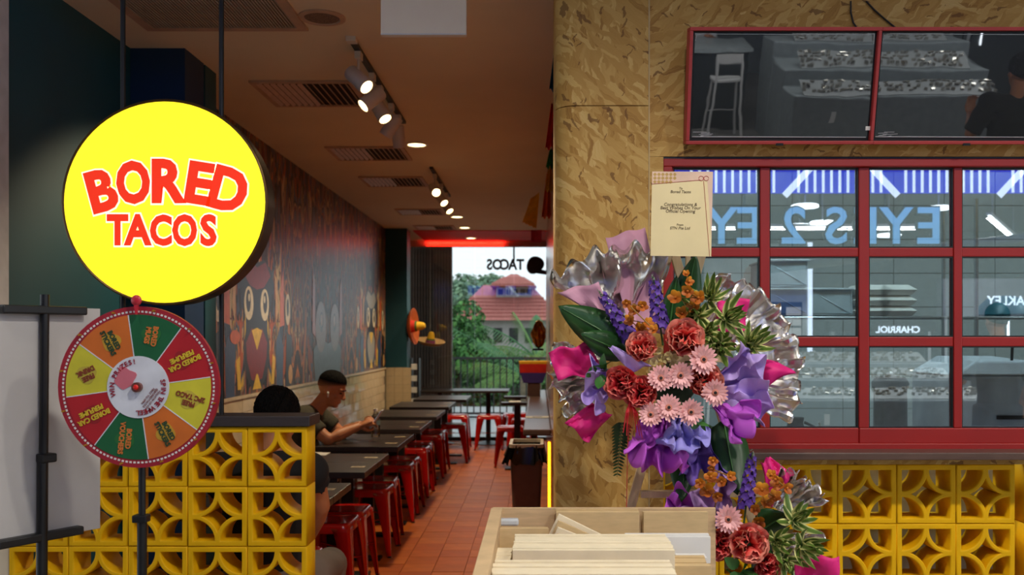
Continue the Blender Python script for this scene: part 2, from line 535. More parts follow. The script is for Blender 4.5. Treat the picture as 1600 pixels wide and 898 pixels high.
WX0 = pxx(1035, YF); WZ1 = pxz(247, YF); WZ0 = pxz(703, YF); WXE = 3.6
m = MB().box(.371, WX0, 3.105, 3.16, 0, WZ1)
m.build('strand_board_panel', M_OSBH, wf)
MB().box(.371, 2.05, 3.105, 3.16, WZ1+.001, 3.3).build('strand_board_panel', M_OSBH, wf)
MB().box(2.054, WXE+1.5, 3.105, 3.16, WZ1+.001, 3.3).build('strand_board_panel', M_OSBH, wf)
MB().box(WX0+.001, WXE+1.5, 3.13, 3.16, 1.042, WZ0).build('strand_board_panel', M_OSBH, wf)
MB().box(WX0+.001, WXE+1.5, 3.14, 3.30, 0, .036).build('kerb', M_CAP, wf)
MB().box(WXE, WXE+1.5, 3.105, 3.16, WZ0, WZ1).build('strand_board_panel', M_OSBH, wf)

# brown serving ledge
ld = structure(MB().box(.55, WXE+1.5, 2.995, 3.128, 1.074, 1.098).build('trim_4', M_LEDGE, bevel=.003), 'dark brown serving ledge under the window')

# ================================================================== breeze blocks
def block_mesh():
    c = bpy.data.curves.new('block', 'CURVE'); c.dimensions = '2D'; c.fill_mode = 'BOTH'
    c.extrude = .058; c.bevel_depth = .004; c.bevel_resolution = 1
    E = .004; H = .0995 - E; I = .0815
    r1 = .0715 + E; r2 = .0872 - E
    def sp(pts):
        s = c.splines.new('POLY'); s.points.add(len(pts)-1); s.use_cyclic_u = True
        for q, (a, b) in zip(s.points, pts): q.co = (a, b, 0, 1)
    sp([(-H, -H), (H, -H), (H, H), (-H, H)])
    b0 = -math.asin(E/r1)
    for sx in (-1, 1):
        for sy in (-1, 1):
            pts = [(sx*(I+E), sy*(I+E))]
            for k in range(11):
                a = b0 + (math.pi/2-2*b0)*k/10
                pts.append((sx*(I-r1*math.cos(a)), sy*(I-r1*math.sin(a))))
            sp(pts)
    pts = []
    # star: outside of circles of radius r2 about the four inner corners
    a0 = math.acos(I/r2)
    for (sx, sy) in ((1, 1), (-1, 1), (-1, -1), (1, -1)):
        cx, cy = sx*I, sy*I
        s0 = math.atan2(-sy, 0); 
        ang = [a0 + (math.pi/2-2*a0)*k/8 for k in range(9)]
        arc = [(cx - sx*r2*math.cos(a), cy - sy*r2*math.sin(a)) for a in ang]
        if (sx*sy) < 0: arc = arc[::-1]
        pts.extend(arc[::-1])
    sp(pts)
    o = bpy.data.objects.new('block_tmp', c); COL.objects.link(o)
    dg = bpy.context.evaluated_depsgraph_get()
    me = bpy.data.meshes.new_from_object(o.evaluated_get(dg))
    bpy.data.objects.remove(o)
    me.transform(Matrix.Rotation(math.pi/2, 4, 'X'))
    me.materials.clear(); me.materials.append(M_YEL)
    return me
BLK = block_mesh()
BP = .2007
def block_wall(parent, x0, y0, z0, nx, nz):
    for i in range(nx):
        for k in range(nz):
            o = link('breeze_block', BLK, parent)
            o.location = (x0+BP*(i+.5), y0+.062, z0+BP*(k+.5)+random.uniform(-.0008, .0008))
            o.rotation_euler = (0, random.choice((0, math.pi)), random.uniform(-.004, .004))
bwx = pxx(1031, 3.135)
bw = tag(thing('breeze_block_wall', 'yellow openwork block wall under the serving window beside the flower stand', 'block wall', (bwx, 3.14, .037)), None)
block_wall(bw, 0, 0, 0, 6, 5)
bw2 = thing('breeze_block_wall', 'yellow openwork block wall at the right edge, past the dark gap', 'block wall', (bwx+6*BP+.035, 3.14, .037))
block_wall(bw2, 0, 0, 0, 4, 5)
structure(MB().box(.42, 6, 3.37, 3.40, 0, 1.08).build('wall_kitchen_front', pm('white_board', (206, 206, 206), .6)), 'white board behind the yellow blocks')

# left partition
px0 = -.78
pt = thing('breeze_block_partition', 'low yellow openwork block partition with grey timber cap at the entrance', 'partition', (px0-5*BP, 3.12, .165))
block_wall(pt, 0, 0, 0, 5, 5)
MB().box(-.02, 5*BP, .005, .12, -.165, -.002).build('kerb', M_YEL, pt)
MB().box(-.145, 5*BP+.012, -.012, .136, 5*BP+.003, 5*BP+.038).build('cap', M_CAP, pt, bevel=.003)
MB().box(-.145, -.004, .01, .11, -.165, 5*BP+.002).build('end_post', M_TILE, pt)

# ================================================================== serving window
win = structure(thing('window_1', None, None), 'red framed serving window with a grid of panes')
del_keys = [k for k in ('category',) if k in win]
for k in del_keys: del win[k]
def wbar(name, x0, x1, z0, z1, y0=YF-.01, y1=YF+.045, parent=win, mat=M_RED):
    return MB().box(x0, x1, y0, y1, z0, z1).build(name, mat, parent, bevel=.003)
f = 1.0/FP*YF
zr = [pxz(p, YF) for p in (247, 262, 387, 401, 526, 541, 668, 692, 703)]
wbar('head_rail', WX0, WXE, zr[1], zr[0]-.006, YF-.025, YF+.06)
MB().box(WX0, WXE, YF-.02, YF+.06, zr[0]-.006, zr[0]).build('black_shadow_strip', M_BLACK, win)  # black strip stands in for the shade of the gap
wbar('jamb', WX0, pxx(1049, YF), zr[8], zr[1], YF-.025, YF+.06)
wbar('sill_rail', WX0, WXE, zr[8], zr[7]+.002, YF-.03, YF+.06)
vb = [(1049, 1052), (1187, 1202), (1341, 1357), (1489, 1502), (1640, 1655), (1786, 1799), (1940, 1955), (2085, 2098)]
for i, (a, b) in enumerate(vb):
    yy = 0 if i < 3 else -.012
    wbar('mullion', pxx(a, YF), pxx(b, YF), zr[6], zr[1], YF-.008+yy*0, YF+.03)
wbar('bottom_rail', pxx(1049, YF), pxx(1341, YF), zr[7], zr[6], YF-.008, YF+.03)
wbar('bottom_rail', pxx(1341, YF), pxx(2098, YF), zr[7], zr[6], YF-.012, YF+.03)
for i in range(len(vb)-1):
    a = pxx(vb[i][1], YF); b = pxx(vb[i+1][0], YF)
    for (t, u) in ((2, 3), (4, 5)):
        wbar('glazing_bar', a, b, zr[u], zr[t], YF-.004, YF+.026)
    for (t, u) in ((1, 2), (3, 4), (5, 6)):
        p = MB().box(a, b, YF+.010, YF+.013, zr[u], zr[t]).build('pane', M_GLASS_W, win)
        bd = MB()
        bd.box(a, a+.004, YF-.002, YF+.01, zr[u], zr[t]); bd.box(b-.004, b, YF-.002, YF+.01, zr[u], zr[t])
        bd.box(a+.004, b-.004, YF-.002, YF+.01, zr[t]-.004, zr[t]); bd.box(a+.004, b-.004, YF-.002, YF+.01, zr[u], zr[u]+.004)
        bd.build('glazing_bead', M_BLACKP, p)
wbar('jamb', pxx(2098, YF), WXE, zr[8], zr[1], YF-.025, YF+.06)

# ================================================================== back glazing and terrace
w2 = structure(thing('window_2', None, None), 'full height glazing at the back of the shop')
MB().box(XW, XR, YB-.03, YB+.03, ZC-.09, ZC).build('head_rail', pm('white_frame', (190, 150, 146), .5), w2)
MB().box(XW, XR, YB-.03, YB+.03, 0, .05).build('sill_rail', M_BLACK, w2)
ex = [XW, pxx(742, YB), pxx(803, YB), XR]
for a, b in zip(ex[:-1], ex[1:]):
    MB().box(a+.004, b-.004, YB-.006, YB+.006, .05, ZC-.09).build('pane', M_GLASS_B, w2)
MB().box(pxx(803, YB)-.012, pxx(803, YB)+.012, YB-.02, YB+.02, pxz(408, YB), ZC-.09).build('mullion', M_BLACK, w2)
# lettering on the glass, read from outside
gl = thing('glass_lettering', 'black TACOS lettering and logo blob stuck on the back glazing', 'lettering', (0, YB-.012, 0))
back = Matrix.Rotation(math.pi, 4, 'Z') @ FACE_FRONT
for i, ch in enumerate('TACOS'):
    cxp = (810, 800, 790, 777, 765)[i]
    cxp = (813, 801, 789, 777, 765)[i]
    q = px(cxp, 414, YB)
    lettering(ch, .205, M_BLACKP, gl, Matrix.Translation((q.x, 0, q.z)) @ back, offset=.008, xs=.85, name='letter')
q = px(836, 414, YB)
m = MB(); pts = []
for k in range(28):
    a = 2*math.pi*k/28
    r = .125*(1+.08*math.sin(2*a)+.05*math.cos(3*a))
    pts.append((q.x + r*math.cos(a), q.z + r*1.0*math.sin(a)))
m.prism(pts, -.002, .002)
m.prism([(q.x+.03, q.z-.05), (q.x+.16, q.z-.08), (q.x+.16, q.z-.14), (q.x+.02, q.z-.12)], -.0022, .0022)
m.build('logo_blob', M_BLACKP, gl)
# slatted screen outside the glass
sx0, sx1 = pxx(636, 13.5), pxx(706, 13.5)
wb = structure(MB().box(XW-.4, sx1, 13.50, 13.6, -.02, 3.3).build('wall_back', pm('dark_screen_board', (84, 70, 60), .6)), 'dark slatted timber wall behind the back glazing')
sl = MB().box(-.014, .014, -.02, 0, 0, 3.3).mesh('slat', M_SLAT)
k = 0
x = XW
while x < sx1-.01:
    o = link('slat', sl, wb); o.location = (x, 13.5, -.02); x += .042
# ================================================================== illuminated round sign
def emis(name, col, strength, rough=.4):
    return pm(name, col, rough, emit=col, estr=strength, var=.03)
M_SIGN = None
def sign_face():
    m, N, L, b = nodes_of('backlit_yellow_acrylic')
    b.inputs['Base Color'].default_value = rgb(250, 225, 20)
    b.inputs['Roughness'].default_value = .3
    b.inputs['Emission Color'].default_value = (1.0, .83, .02, 1)
    b.inputs['Emission Strength'].default_value = 1.12
    return m
Ys = 3.04
sgx, sgz = pxx(258, Ys), pxz(316, Ys); SR = 157*Ys/FP
sg = thing('round_sign', 'glowing yellow round BORED TACOS sign hung on two black poles', 'sign', (sgx, Ys, 1.205))
hz = sgz-1.205
RY = Matrix.Rotation(-math.pi/2, 4, 'X')
def disc_front(mb, r, y0, y1, n=72, z=hz):
    mb.cyl((0, y0, z), r, y1-y0, n, 'Y')
    return mb
disc_front(MB(), SR, -.004, .002).build('face', sign_face(), sg, smooth=True)
disc_front(MB(), SR+.006, .002, .085, 72).build('casing', M_BLACK, sg, smooth=True)
tr = MB(); tr.tube([((SR+.004)*math.cos(a), -.002, hz+(SR+.004)*math.sin(a)) for a in [2*math.pi*k/72 for k in range(73)]], .005, 8)
tr.build('rim', pm('bronze_rim', (92, 66, 30), .3, metal=.6), sg, smooth=True)
for p in (192, 346):
    xx = pxx(p, 3.17)-sgx
    MB().cyl((xx, .13, 0), .0085, ZC-1.205, 14).build('pole', M_BLACK, sg, smooth=True)
    MB().box(xx-.02, xx+.02, .085, .125, hz-.02, hz+.02).build('bracket', M_BLACK, sg)
M_SLET = pm('red_sign_film', (232, 52, 20), .4, emit=(240, 50, 14), estr=.75, var=.02)
M_SOUT = pm('white_sign_film', (255, 250, 225), .4, emit=(255, 250, 215), estr=1.0, var=.02)
def sgl(ch, pxc, pyc, hpx, ang, xs, off):
    q = px(pxc, pyc, Ys)
    size = hpx*Ys/FP/.69
    Mt = lambda y: Matrix.Translation((q.x-sgx, y, q.z-1.205)) @ FACE_FRONT @ Matrix.Rotation(math.radians(ang), 4, 'Z')
    l = lettering(ch, size, M_SLET, sg, Mt(-.0085), offset=off, xs=xs, extrude=.0012, name='letter')
    o = lettering(ch, size, M_SOUT, l, Matrix.Translation((0, 0, -.0026)), offset=off+.0055, xs=xs, extrude=.0008, name='letter_outline')
for ch, a, b, h, ang, xs in (('B', 160, 302, 60, 15, .92), ('O', 210, 289, 60, 4, .74), ('R', 261, 287, 63, 0, .92),
                             ('E', 311, 290, 60, -9, .98), ('D', 357, 300, 62, -15, .90)):
    sgl(ch, a, b, h, ang, xs, .0075)
for ch, a, b, h, ang, xs in (('T', 185.5, 362, 44, 0, .80), ('A', 217, 362, 44, 0, .86), ('C', 253, 362.5, 43, 0, .78), ('O', 290, 362.5, 44, 0, .74), ('S', 327, 362.5, 44, 0, .84)):
    sgl(ch, a, b, h, ang, xs, .0055)

# ================================================================== prize wheel
Yw = 2.24
wx, wz, WR = pxx(216.5, Yw), pxz(604.5, Yw), 126*Yw/FP
wh = thing('prize_wheel', 'spinning prize wheel with eight coloured segments on a black stand', 'prize wheel', (wx, Yw, 0))
MB().cyl((0, 0, wz), WR, .012, 72, 'Y').build('rim_disc', pm('crimson_board', (160, 30, 44), .5), wh, smooth=True)
dt = MB(); dt2 = MB()
for k in range(120):
    a = 2*math.pi*k/120
    for s in (-1, 1):
        a2 = a + s*.008
        dt.cbox((0, 0, 0), (.0026, .0006, .0045), Matrix.Translation((math.sin(a2)*(WR*.935), -.0006, wz+math.cos(a2)*(WR*.935))) @ Matrix.Rotation(a2, 4, 'Y'))
dt.build('dot_border', M_PAPER, wh)['kind'] = 'stuff'
M_SEG = {'o': pm('wheel_orange', (206, 106, 34), .5), 'g': pm('wheel_green', (22, 92, 50), .5), 'r': pm('wheel_red', (176, 28, 34), .5), 'y': pm('wheel_yellow', (206, 196, 50), .5)}
M_WW = pm('wheel_white', (214, 216, 222), .5)
segs = [('g', 'BORED\nMUGS', 'o', -8, 30.0), ('r', 'BORED CAR\nPERFUME', 'y', 35, 81), ('y', 'FREE\n2PC TACO', 'r', 81, 125), ('o', 'BORED\nSTICKERS', 'g', 125, 171),
        ('g', 'BORED\nVOUCHERS', 'o', 171, 215), ('r', 'BORED CAR\nPERFUME', 'y', 215, 261), ('y', 'FREE\nDRINK', 'r', 261, 306), ('o', 'BORED\nSTICKERS', 'g', 306, 352)]
bounds = [-8, 36, 82, 126, 172, 217, 262, 306, 352]
M_LTXT = {'o': pm('print_orange', (214, 120, 50), .5), 'y': pm('print_yellow', (214, 186, 46), .5), 'r': pm('print_brown', (130, 52, 30), .5), 'g': pm('print_green', (30, 66, 40), .5)}
RI, RO = WR*.385, WR*.90
for i, (c, txt, tcol, _, _) in enumerate(segs):
    a0, a1 = math.radians(bounds[i]), math.radians(bounds[i+1])
    pts = [(math.sin(a)*RO, math.cos(a)*RO) for a in [a0+(a1-a0)*k/14 for k in range(15)]]
    pts += [(math.sin(a)*RI, math.cos(a)*RI) for a in [a1-(a1-a0)*k/10 for k in range(11)]]
    sgm = MB().prism([(x, wz+z) for x, z in pts], -.0012, .0).build('segment', M_SEG[c], wh)
    ln = MB().cbox((0, 0, 0), (.0022, .0008, RO-RI), Matrix.Translation((math.sin(a0)*(RO+RI)/2, -.0014, wz+math.cos(a0)*(RO+RI)/2)) @ Matrix.Rotation(a0, 4, 'Y'))
    ln.build('divider', M_WW, sgm)
    am = (a0+a1)/2
    rm = WR*.655
    # blob of print behind the words
    bl = []
    for k in range(18):
        t = 2*math.pi*k/18
        r = .023*(1+.12*math.sin(3*t+i))
        bl.append((math.sin(am)*rm+r*math.cos(t), wz+math.cos(am)*rm+r*.95*math.sin(t)))
    MB().prism(bl, -.0019, -.0012).build('print_blob', pm('print_blob_%s' % c, {'o': (196, 150, 44), 'g': (40, 104, 48), 'r': (150, 28, 30), 'y': (190, 172, 60)}[c], .5), sgm)
    ang = {'BORED\nSTICKERS': -62, 'BORED CAR\nPERFUME': 205, 'FREE\n2PC TACO': 150+14, 'BORED\nVOUCHERS': -96, 'FREE\nDRINK': 205, 'BORED\nMUGS': -100}[txt]
    lettering(txt, .0168, M_LTXT[tcol], sgm, at_front(math.sin(am)*rm, -.0026, wz+math.cos(am)*rm, math.radians(ang)), offset=.0007, extrude=.0004, xs=.9)
MB().cyl((0, -.003, wz), RI, .004, 48, 'Y').build('centre_disc', M_WW, wh, smooth=True)
cd = wh.children[-1]
def arc_text(s, r, a_start, step, size, mat, flip=False):
    for k, ch in enumerate(s):
        if ch == ' ': continue
        a = math.radians(a_start + step*k)
        # letters read clockwise with their feet to the centre
        lettering(ch, size, mat, cd, at_front(math.sin(a)*r, -.0042, wz+math.cos(a)*r, -a if not flip else math.pi-a), offset=.0004, extrude=.0003, name='letter')
M_PR = pm('print_crimson', (150, 24, 40), .5)
arc_text('WIN PRIZES!', RI*.82, -104, 9.6, .0165, M_PR)
arc_text('SPIN THE WHEEL', RI*.82, 76, 8.0, .0165, M_PR)
tm_ = at_front(.030, -.0042, wz-.026, math.radians(232))
lettering('FOLLOW US ON\n@BOREDTACOS\nFIRST TO SPIN', .0075, M_LTXT['r'], cd, tm_, extrude=.0003)
# pink splash print beside the hub
bl = [(-.03+.022*(1+.2*math.sin(4*t))*math.cos(t)*1.1, wz+.022+.026*(1+.18*math.cos(3*t))*math.sin(t)) for t in [2*math.pi*k/24 for k in range(24)]]
MB().prism(bl, -.0042, -.003).build('print_splash', pm('print_pink', (206, 110, 122), .5), cd)
MB().cyl((0, -.014, wz), .012, .012, 24, 'Y').build('hub', pm('hub_brown', (110, 60, 50), .4), wh, smooth=True)
MB().ball((0, -.016, wz), .0065, sc=(1, .6, 1)).build('hub_cap', pm('red_plastic', (220, 30, 24), .3), wh, smooth=True)
pg = MB()
for k in range(12):
    a = 2*math.pi*(k+.4)/12
    pg.cyl((math.sin(a)*WR*.965, -.012, wz+math.cos(a)*WR*.965), .0022, .014, 8, 'Y')
pgl = pg.build('pegs', pm('brass', (196, 150, 40), .4, metal=.6), wh)
pgl['kind'] = 'stuff'
pt_ = MB().ball((0, -.012, wz+WR+.014), .013, sc=(1, .5, 1)); pt_.prism([(-.006, wz+WR+.01), (.006, wz+WR+.01), (.002, wz+WR-.02), (-.002, wz+WR-.02)], -.015, -.009)
pt_.build('pointer', pm('red_pointer', (196, 40, 54), .35, coat=.4), wh, smooth=True)
MB().tube([(0, .02, .02), (0, .02, wz+WR*.7)], .0085, 14).build('pole', M_BLACK, wh, smooth=True)
MB().tube([(0, .02, .02), (0, .02, pxz(812, Yw+.02))], .0115, 14).build('pole_sleeve', M_BLACK, wh, smooth=True)
MB().box(-.02, .016, .006, .034, pxz(818, Yw), pxz(806, Yw)).build('clamp', M_BLACKP, wh, bevel=.003)
for k in range(3):
    a = math.radians(90+120*k)
    MB().tube([(0, .02, .22), (math.cos(a)*.2, .02+math.sin(a)*.2, .012)], .008, 10).build('foot', M_BLACK, wh, smooth=True)

# ================================================================== white board on its stand
bd_y = 2.38; bd_x = pxx(70, bd_y)
bo = thing('board_stand', 'white blank board clamped to a black pole stand at the left edge', 'board stand', (bd_x, bd_y, 0), rotz=math.atan2(.22, .139))
z0, z1 = .952, 1.548
MB().box(-.34, .16, .012, .022, z0, z1).build('board', pm('white_foam_board', (190, 186, 182), .7, var=.03), bo, bevel=.001)
MB().tube([(-.012, 0, .02), (0, 0, 1.58)], .011, 14).build('pole', M_BLACK, bo, smooth=True)
MB().tube([(-.012, 0, .02), (-.006, 0, pxz(715, bd_y))], .0135, 14).build('pole_sleeve', M_BLACK, bo, smooth=True)
for zz, dx in ((z1-.008, 0), (z0+.008, -.01)):
    MB().box(-.11+dx, .11+dx, -.012, .028, zz-.011, zz+.011).build('clamp_bar', M_BLACK, bo, bevel=.004)
MB().box(-.018, .022, -.02, .012, pxz(722, bd_y), pxz(708, bd_y)).build('knob', M_BLACKP, bo, bevel=.004)
for k in range(3):
    a = math.radians(30+120*k)
    MB().tube([(-.012, 0, .2), (math.cos(a)*.22, math.sin(a)*.22, .012)], .009, 10).build('foot', M_BLACK, bo, smooth=True)

# ================================================================== wall screens with red surround
TH = math.radians(13.2)
def wall_screen(label, pxa, pxb, first):
    Yt = 3.0
    xa, xb = pxx(pxa, Yt), pxx(pxb, Yt)
    z1 = pxz(42, Yt-.02); z0 = pxz(224, Yt+.06)
    L_ = (z1-z0)/math.cos(TH)
    t = thing('wall_screen', label, 'screen', (xa, 3.072, z0), group='wall screens over the serving window', rot=(TH, 0, 0))
    # local: z up the tilted face, y away from the viewer
    w = xb-xa
    e = .0115
    fr = M_REDTV
    MB().box(0, w, -.03, .03, L_-e, L_).build('surround', fr, t, bevel=.002)
    MB().box(0, w, -.03, .03, 0, e).build('surround', fr, t, bevel=.002)
    if first: MB().box(0, e, -.03, .03, e, L_-e).build('surround', fr, t, bevel=.002)
    MB().box(w-e*.9, w, -.03, .03, e, L_-e).build('surround', fr, t, bevel=.002)
    a = e+.002 if first else .002
    MB().box(a, w-e, -.012, .028, e, L_-e).build('bezel', M_BLACKP, t)
    MB().box(a+.006, w-e-.006, -.014, -.010, e+.010, L_-e-.006).build('screen', M_SCREEN, t)
    # film wrinkles left at the corners
    fm = MB()
    for k in range(5):
        xs = a+.01+random.random()*.03
        fm.tube([(xs, -.0155, e+.012+.004*k), (xs+.02+.03*random.random(), -.0155, e+.016+.003*k)], .0008, 5)
    fm.tube([(a+.008, -.0155, e+.013), (w-e-.01, -.0155, e+.011)], .0016, 5)
    fm.tube([(a+.008, -.0155, L_-e-.03), (a+.011, -.0155, L_-e-.012), (a+.03, -.0155, L_-e-.009), (w-e-.03, -.0155, L_-e-.011), (w-e-.009, -.0155, L_-e-.009), (w-e-.008, -.0155, L_-e-.04)], .0009, 5)
    fm.build('film_edge', pm('film', (196, 200, 204), .15, metal=.3), t)
    MB().box(w*.5-.012, w*.5+.012, -.031, -.025, -.004, .004).build('sensor', M_BLACKP, t)
    # hanging bracket back to the wall
    MB().box(w*.5-.1, w*.5+.1, .03, .05, L_*.3, L_*.7).build('bracket', M_BLACK, t)
    return t
s1 = wall_screen('dark wall screen with red surround, the left one over the window', 1075, 1372, True)
s2 = wall_screen('dark wall screen with red surround, the right one over the window', 1372, 1668, False)
lb = MB().box(0, .022, -.0165, -.0155, 0, .013).build('sticker', M_PAPER, s1); lb.location = (s1.children[3].location.x + .59, 0, .045)
for (pts) in (((1331, 0), (1331, 18), (1335, 34), (1340, 41)), ((1355, 0), (1368, 14), (1384, 28), (1400, 41))):
    tag(MB().tube([(pxx(a, 3.09), 3.10, pxz(b, 3.09)) for a, b in pts]+[(pxx(pts[-1][0], 3.09), 3.10, pxz(58, 3.09))], .003, 8).build('power_cable', M_BLACKP, smooth=True),
        'black cable on the board running down to the %s screen' % ('left' if pts[0][0] < 1340 else 'right'), 'cable')

# ================================================================== ceiling fittings
M_LAMP = pm('warm_lamp_glass', (255, 225, 170), .4, emit=(255, 222, 160), estr=9.0, var=.02)
M_VENT = pm('vent_metal', (190, 165, 145), .5)
M_VENTD = pm('vent_dark', (34, 28, 26), .8)
WARM = (1.0, .80, .50)
def downlight(p, q, label, power):
    Y = FP*(ZC-CH)/(VY-q)
    x = pxx(p, Y)
    t = thing('downlight', label, 'ceiling light', (x, Y, ZC-.012 if Y > 11.95 else ZC), group='round downlights over the aisle')
    tr = MB().lathe([(.085, 0), (.085, -.004), (.066, -.010), (.062, -.004), (.062, 0)], 36); tr.build('trim_ring', M_PALEMETAL, t, smooth=True)
    MB().lathe([(.062, -.004), (.04, -.0065), (0, -.0068)], 30).build('diffuser', M_LAMP, t, smooth=True)
    lamp('downlight_beam', 'SPOT', (0, 0, -.03), (0, 0, 0), power, WARM, .05, t, math.radians(125), blend=.8)
    return t
for (p, q, l, pw) in ((651, 225, 'warm round downlight nearest the entrance, beyond the track spotlights', 130), (714, 338, 'warm round downlight, first of the row of three near the back', 100),
                      (726, 355, 'warm round downlight, middle of the row of three near the back', 80), (736, 370, 'warm round downlight in the red ceiling strip', 30)):
    downlight(p, q, l, pw)

def spot_head(parent, loc, direction, lit, power):
    t = thing('spotlight', 'tmp', 'spotlight', loc)
    d = Vector(direction).normalized()
    M = zframe((0, 0, -.13), d)
    MB().box(-.015, .015, -.03, .03, -.035, 0).build('adapter', M_PALEMETAL, t, bevel=.002)
    MB().cyl((0, 0, -.10), .007, .07, 10).build('arm', M_PALEMETAL, t, smooth=True)
    MB().lathe([(0, -.065), (.036, -.065), (.039, -.06), (.039, .062), (.037, .066), (.034, .066), (.034, .05)], 28, M).build('can', M_PALEMETAL, t, smooth=True)
    lm = M_LAMP if lit else pm('unlit_lamp', (120, 110, 100), .3)
    MB().lathe([(.034, .052), (.018, .058), (0, .059)], 24, M).build('lens', lm, t, smooth=True)
    if lit:
        rot = d.to_track_quat('-Z', 'Y').to_euler()
        lamp('spot_beam', 'SPOT', tuple(Vector((0, 0, -.13)) + d*.085), rot, power, WARM, .035, t, math.radians(62), blend=.7)
    return t
tk = thing('light_track', 'black ceiling light track carrying five white spotlights', 'light track', (-.862, 4.3, ZC))
MB().box(-.014, .014, 0, 1.62, -.018, 0).build('rail', M_BLACK, tk)
MB().box(-.022, .022, -.05, .0, -.022, 0).build('power_feed', M_PALEMETAL, tk)
dirs = [((.62, -.35, -.62), True), ((-.6, -.35, -.6), True), ((.45, -.3, -.75), True), ((-.55, .1, -.8), False), ((.05, .3, -.9), False)]
ordw = ['nearest', 'second', 'third', 'fourth', 'farthest']
for i, (dr, lit) in enumerate(dirs):
    Y = (4.44, 4.80, 5.04, 5.42, 5.70)[i]
    s = spot_head(None, (-.862, Y, ZC-.017), dr, lit, 85)
    s['label'] = 'white cylinder spotlight, %s of the five on the near ceiling track' % ordw[i]; s['group'] = 'near track spotlights'
tk = thing('light_track', 'black ceiling light track near the back carrying three spotlights', 'light track', (-.87, 7.5, ZC))
MB().box(-.014, .014, 0, 1.5, -.018, 0).build('rail', M_BLACK, tk)
for i, (Y, dr) in enumerate(((7.75, (.3, -.8, -.5)), (8.25, (.5, -.5, -.7)), (8.75, (.5, -.4, -.75)))):
    s = spot_head(None, (-.87, Y, ZC-.017), dr, True, 50)
    s['label'] = 'white spotlight, %s of the three on the far ceiling track' % ('nearest', 'middle', 'farthest')[i]; s['group'] = 'far track spotlights'

def vent(x0, x1, y0, y1, label):
    t = thing('ceiling_vent', label, 'air vent', ((x0+x1)/2, (y0+y1)/2, ZC), group='square ceiling air vents')
    w, d = (x1-x0)/2, (y1-y0)/2
    m = MB(); m.box(-w, w, -d, -d+.03, -.012, 0); m.box(-w, w, d-.03, d, -.012, 0); m.box(-w, -w+.03, -d+.03, d-.03, -.012, 0); m.box(w-.03, w, -d+.03, d-.03, -.012, 0)
    m.build('vent_frame', M_VENT, t, bevel=.002)
    MB().box(-w+.03, w-.03, -d+.03, d-.03, -.0035, 0).build('duct_opening', M_VENTD, t)
    n = 14
    for k in range(n):
        xx = -w+.045+(2*w-.09)*k/(n-1)
        tl = (-.6 if k < n/2 else .6)
        b = MB().box(-.012, .012, -d+.032, d-.032, -.001, .001).build('louvre', M_VENT, t)
        b.location = (xx, 0, -.009); b.rotation_euler = (0, tl, 0)
for (a, b, c, d, l) in ((-1.56, -1.0, 4.98, 5.52, 'large louvred ceiling vent nearest the entrance, left of the track spotlights'), (-1.55, -.98, 6.7, 7.2, 'louvred ceiling vent, second from the entrance'),
                        (-1.55, -1.0, 7.95, 8.45, 'louvred ceiling vent, third from the entrance'), (-1.55, -1.05, 9.95, 10.4, 'louvred ceiling vent, fourth from the entrance'),
                        (-1.55, -1.05, 11.4, 11.85, 'louvred ceiling vent farthest back, at the red ceiling strip')):
    vent(a, b, c, d, l)
# big return air grille
t = thing('return_air_grille', 'grey fine-slatted air grille in the ceiling above the sign', 'air grille', (-1.39, 3.65, ZC))
MB().box(-.36, -.32, -.5, .5, -.012, 0).build('grille_frame', M_VENT, t); MB().box(.32, .36, -.5, .5, -.012, 0).build('grille_frame', M_VENT, t)
MB().box(-.32, .32, .46, .5, -.012, 0).build('grille_frame', M_VENT, t); MB().box(-.32, .32, -.5, -.46, -.012, 0).build('grille_frame', M_VENT, t)
MB().box(-.32, .32, -.46, .46, -.002, 0).build('grille_back', M_VENTD, t)
sm = MB().box(-.0035, .0035, -.46, .46, -.010, -.003).mesh('slat', pm('grille_slat', (165, 158, 150), .6))
for k in range(48):
    o = link('slat', sm, t); o.location = (-.315+.63*k/47, 0, 0)
# round ceiling speaker
t = thing('ceiling_speaker', 'round flush ceiling speaker between the grille and the white panel', 'speaker', (-.935, 4.0, ZC))
MB().lathe([(.10, 0), (.10, -.006), (.078, -.009), (.075, -.004)], 36).build('trim_ring', M_VENT, t, smooth=True)
MB().lathe([(.075, -.004), (0, -.008)], 30).build('mesh_disc', pm('speaker_mesh', (120, 104, 94), .7, var=.6, scale=260), t)
# hanging white panel
t = thing('ceiling_sign_board', 'plain white board hanging from the ceiling at the top of the opening', 'hanging sign', (pxx(662.5, 3.4), 3.4, ZC))
hw = (pxx(729.5, 3.4)-pxx(596, 3.4))/2; zb = pxz(55, 3.4)-ZC
MB().box(-hw, hw, -.012, .012, zb, -.10).build('panel', pm('cream_panel', (255, 238, 210), .5, var=.02), t, bevel=.002)
MB().box(-hw, hw, -.014, .014, zb-.003, zb+.002).build('bottom_trim', M_PALEMETAL, t)
for s in (-.8, .8):
    MB().cyl((s*hw, 0, -.1), .003, .1, 8).build('hanger', M_PALEMETAL, t)
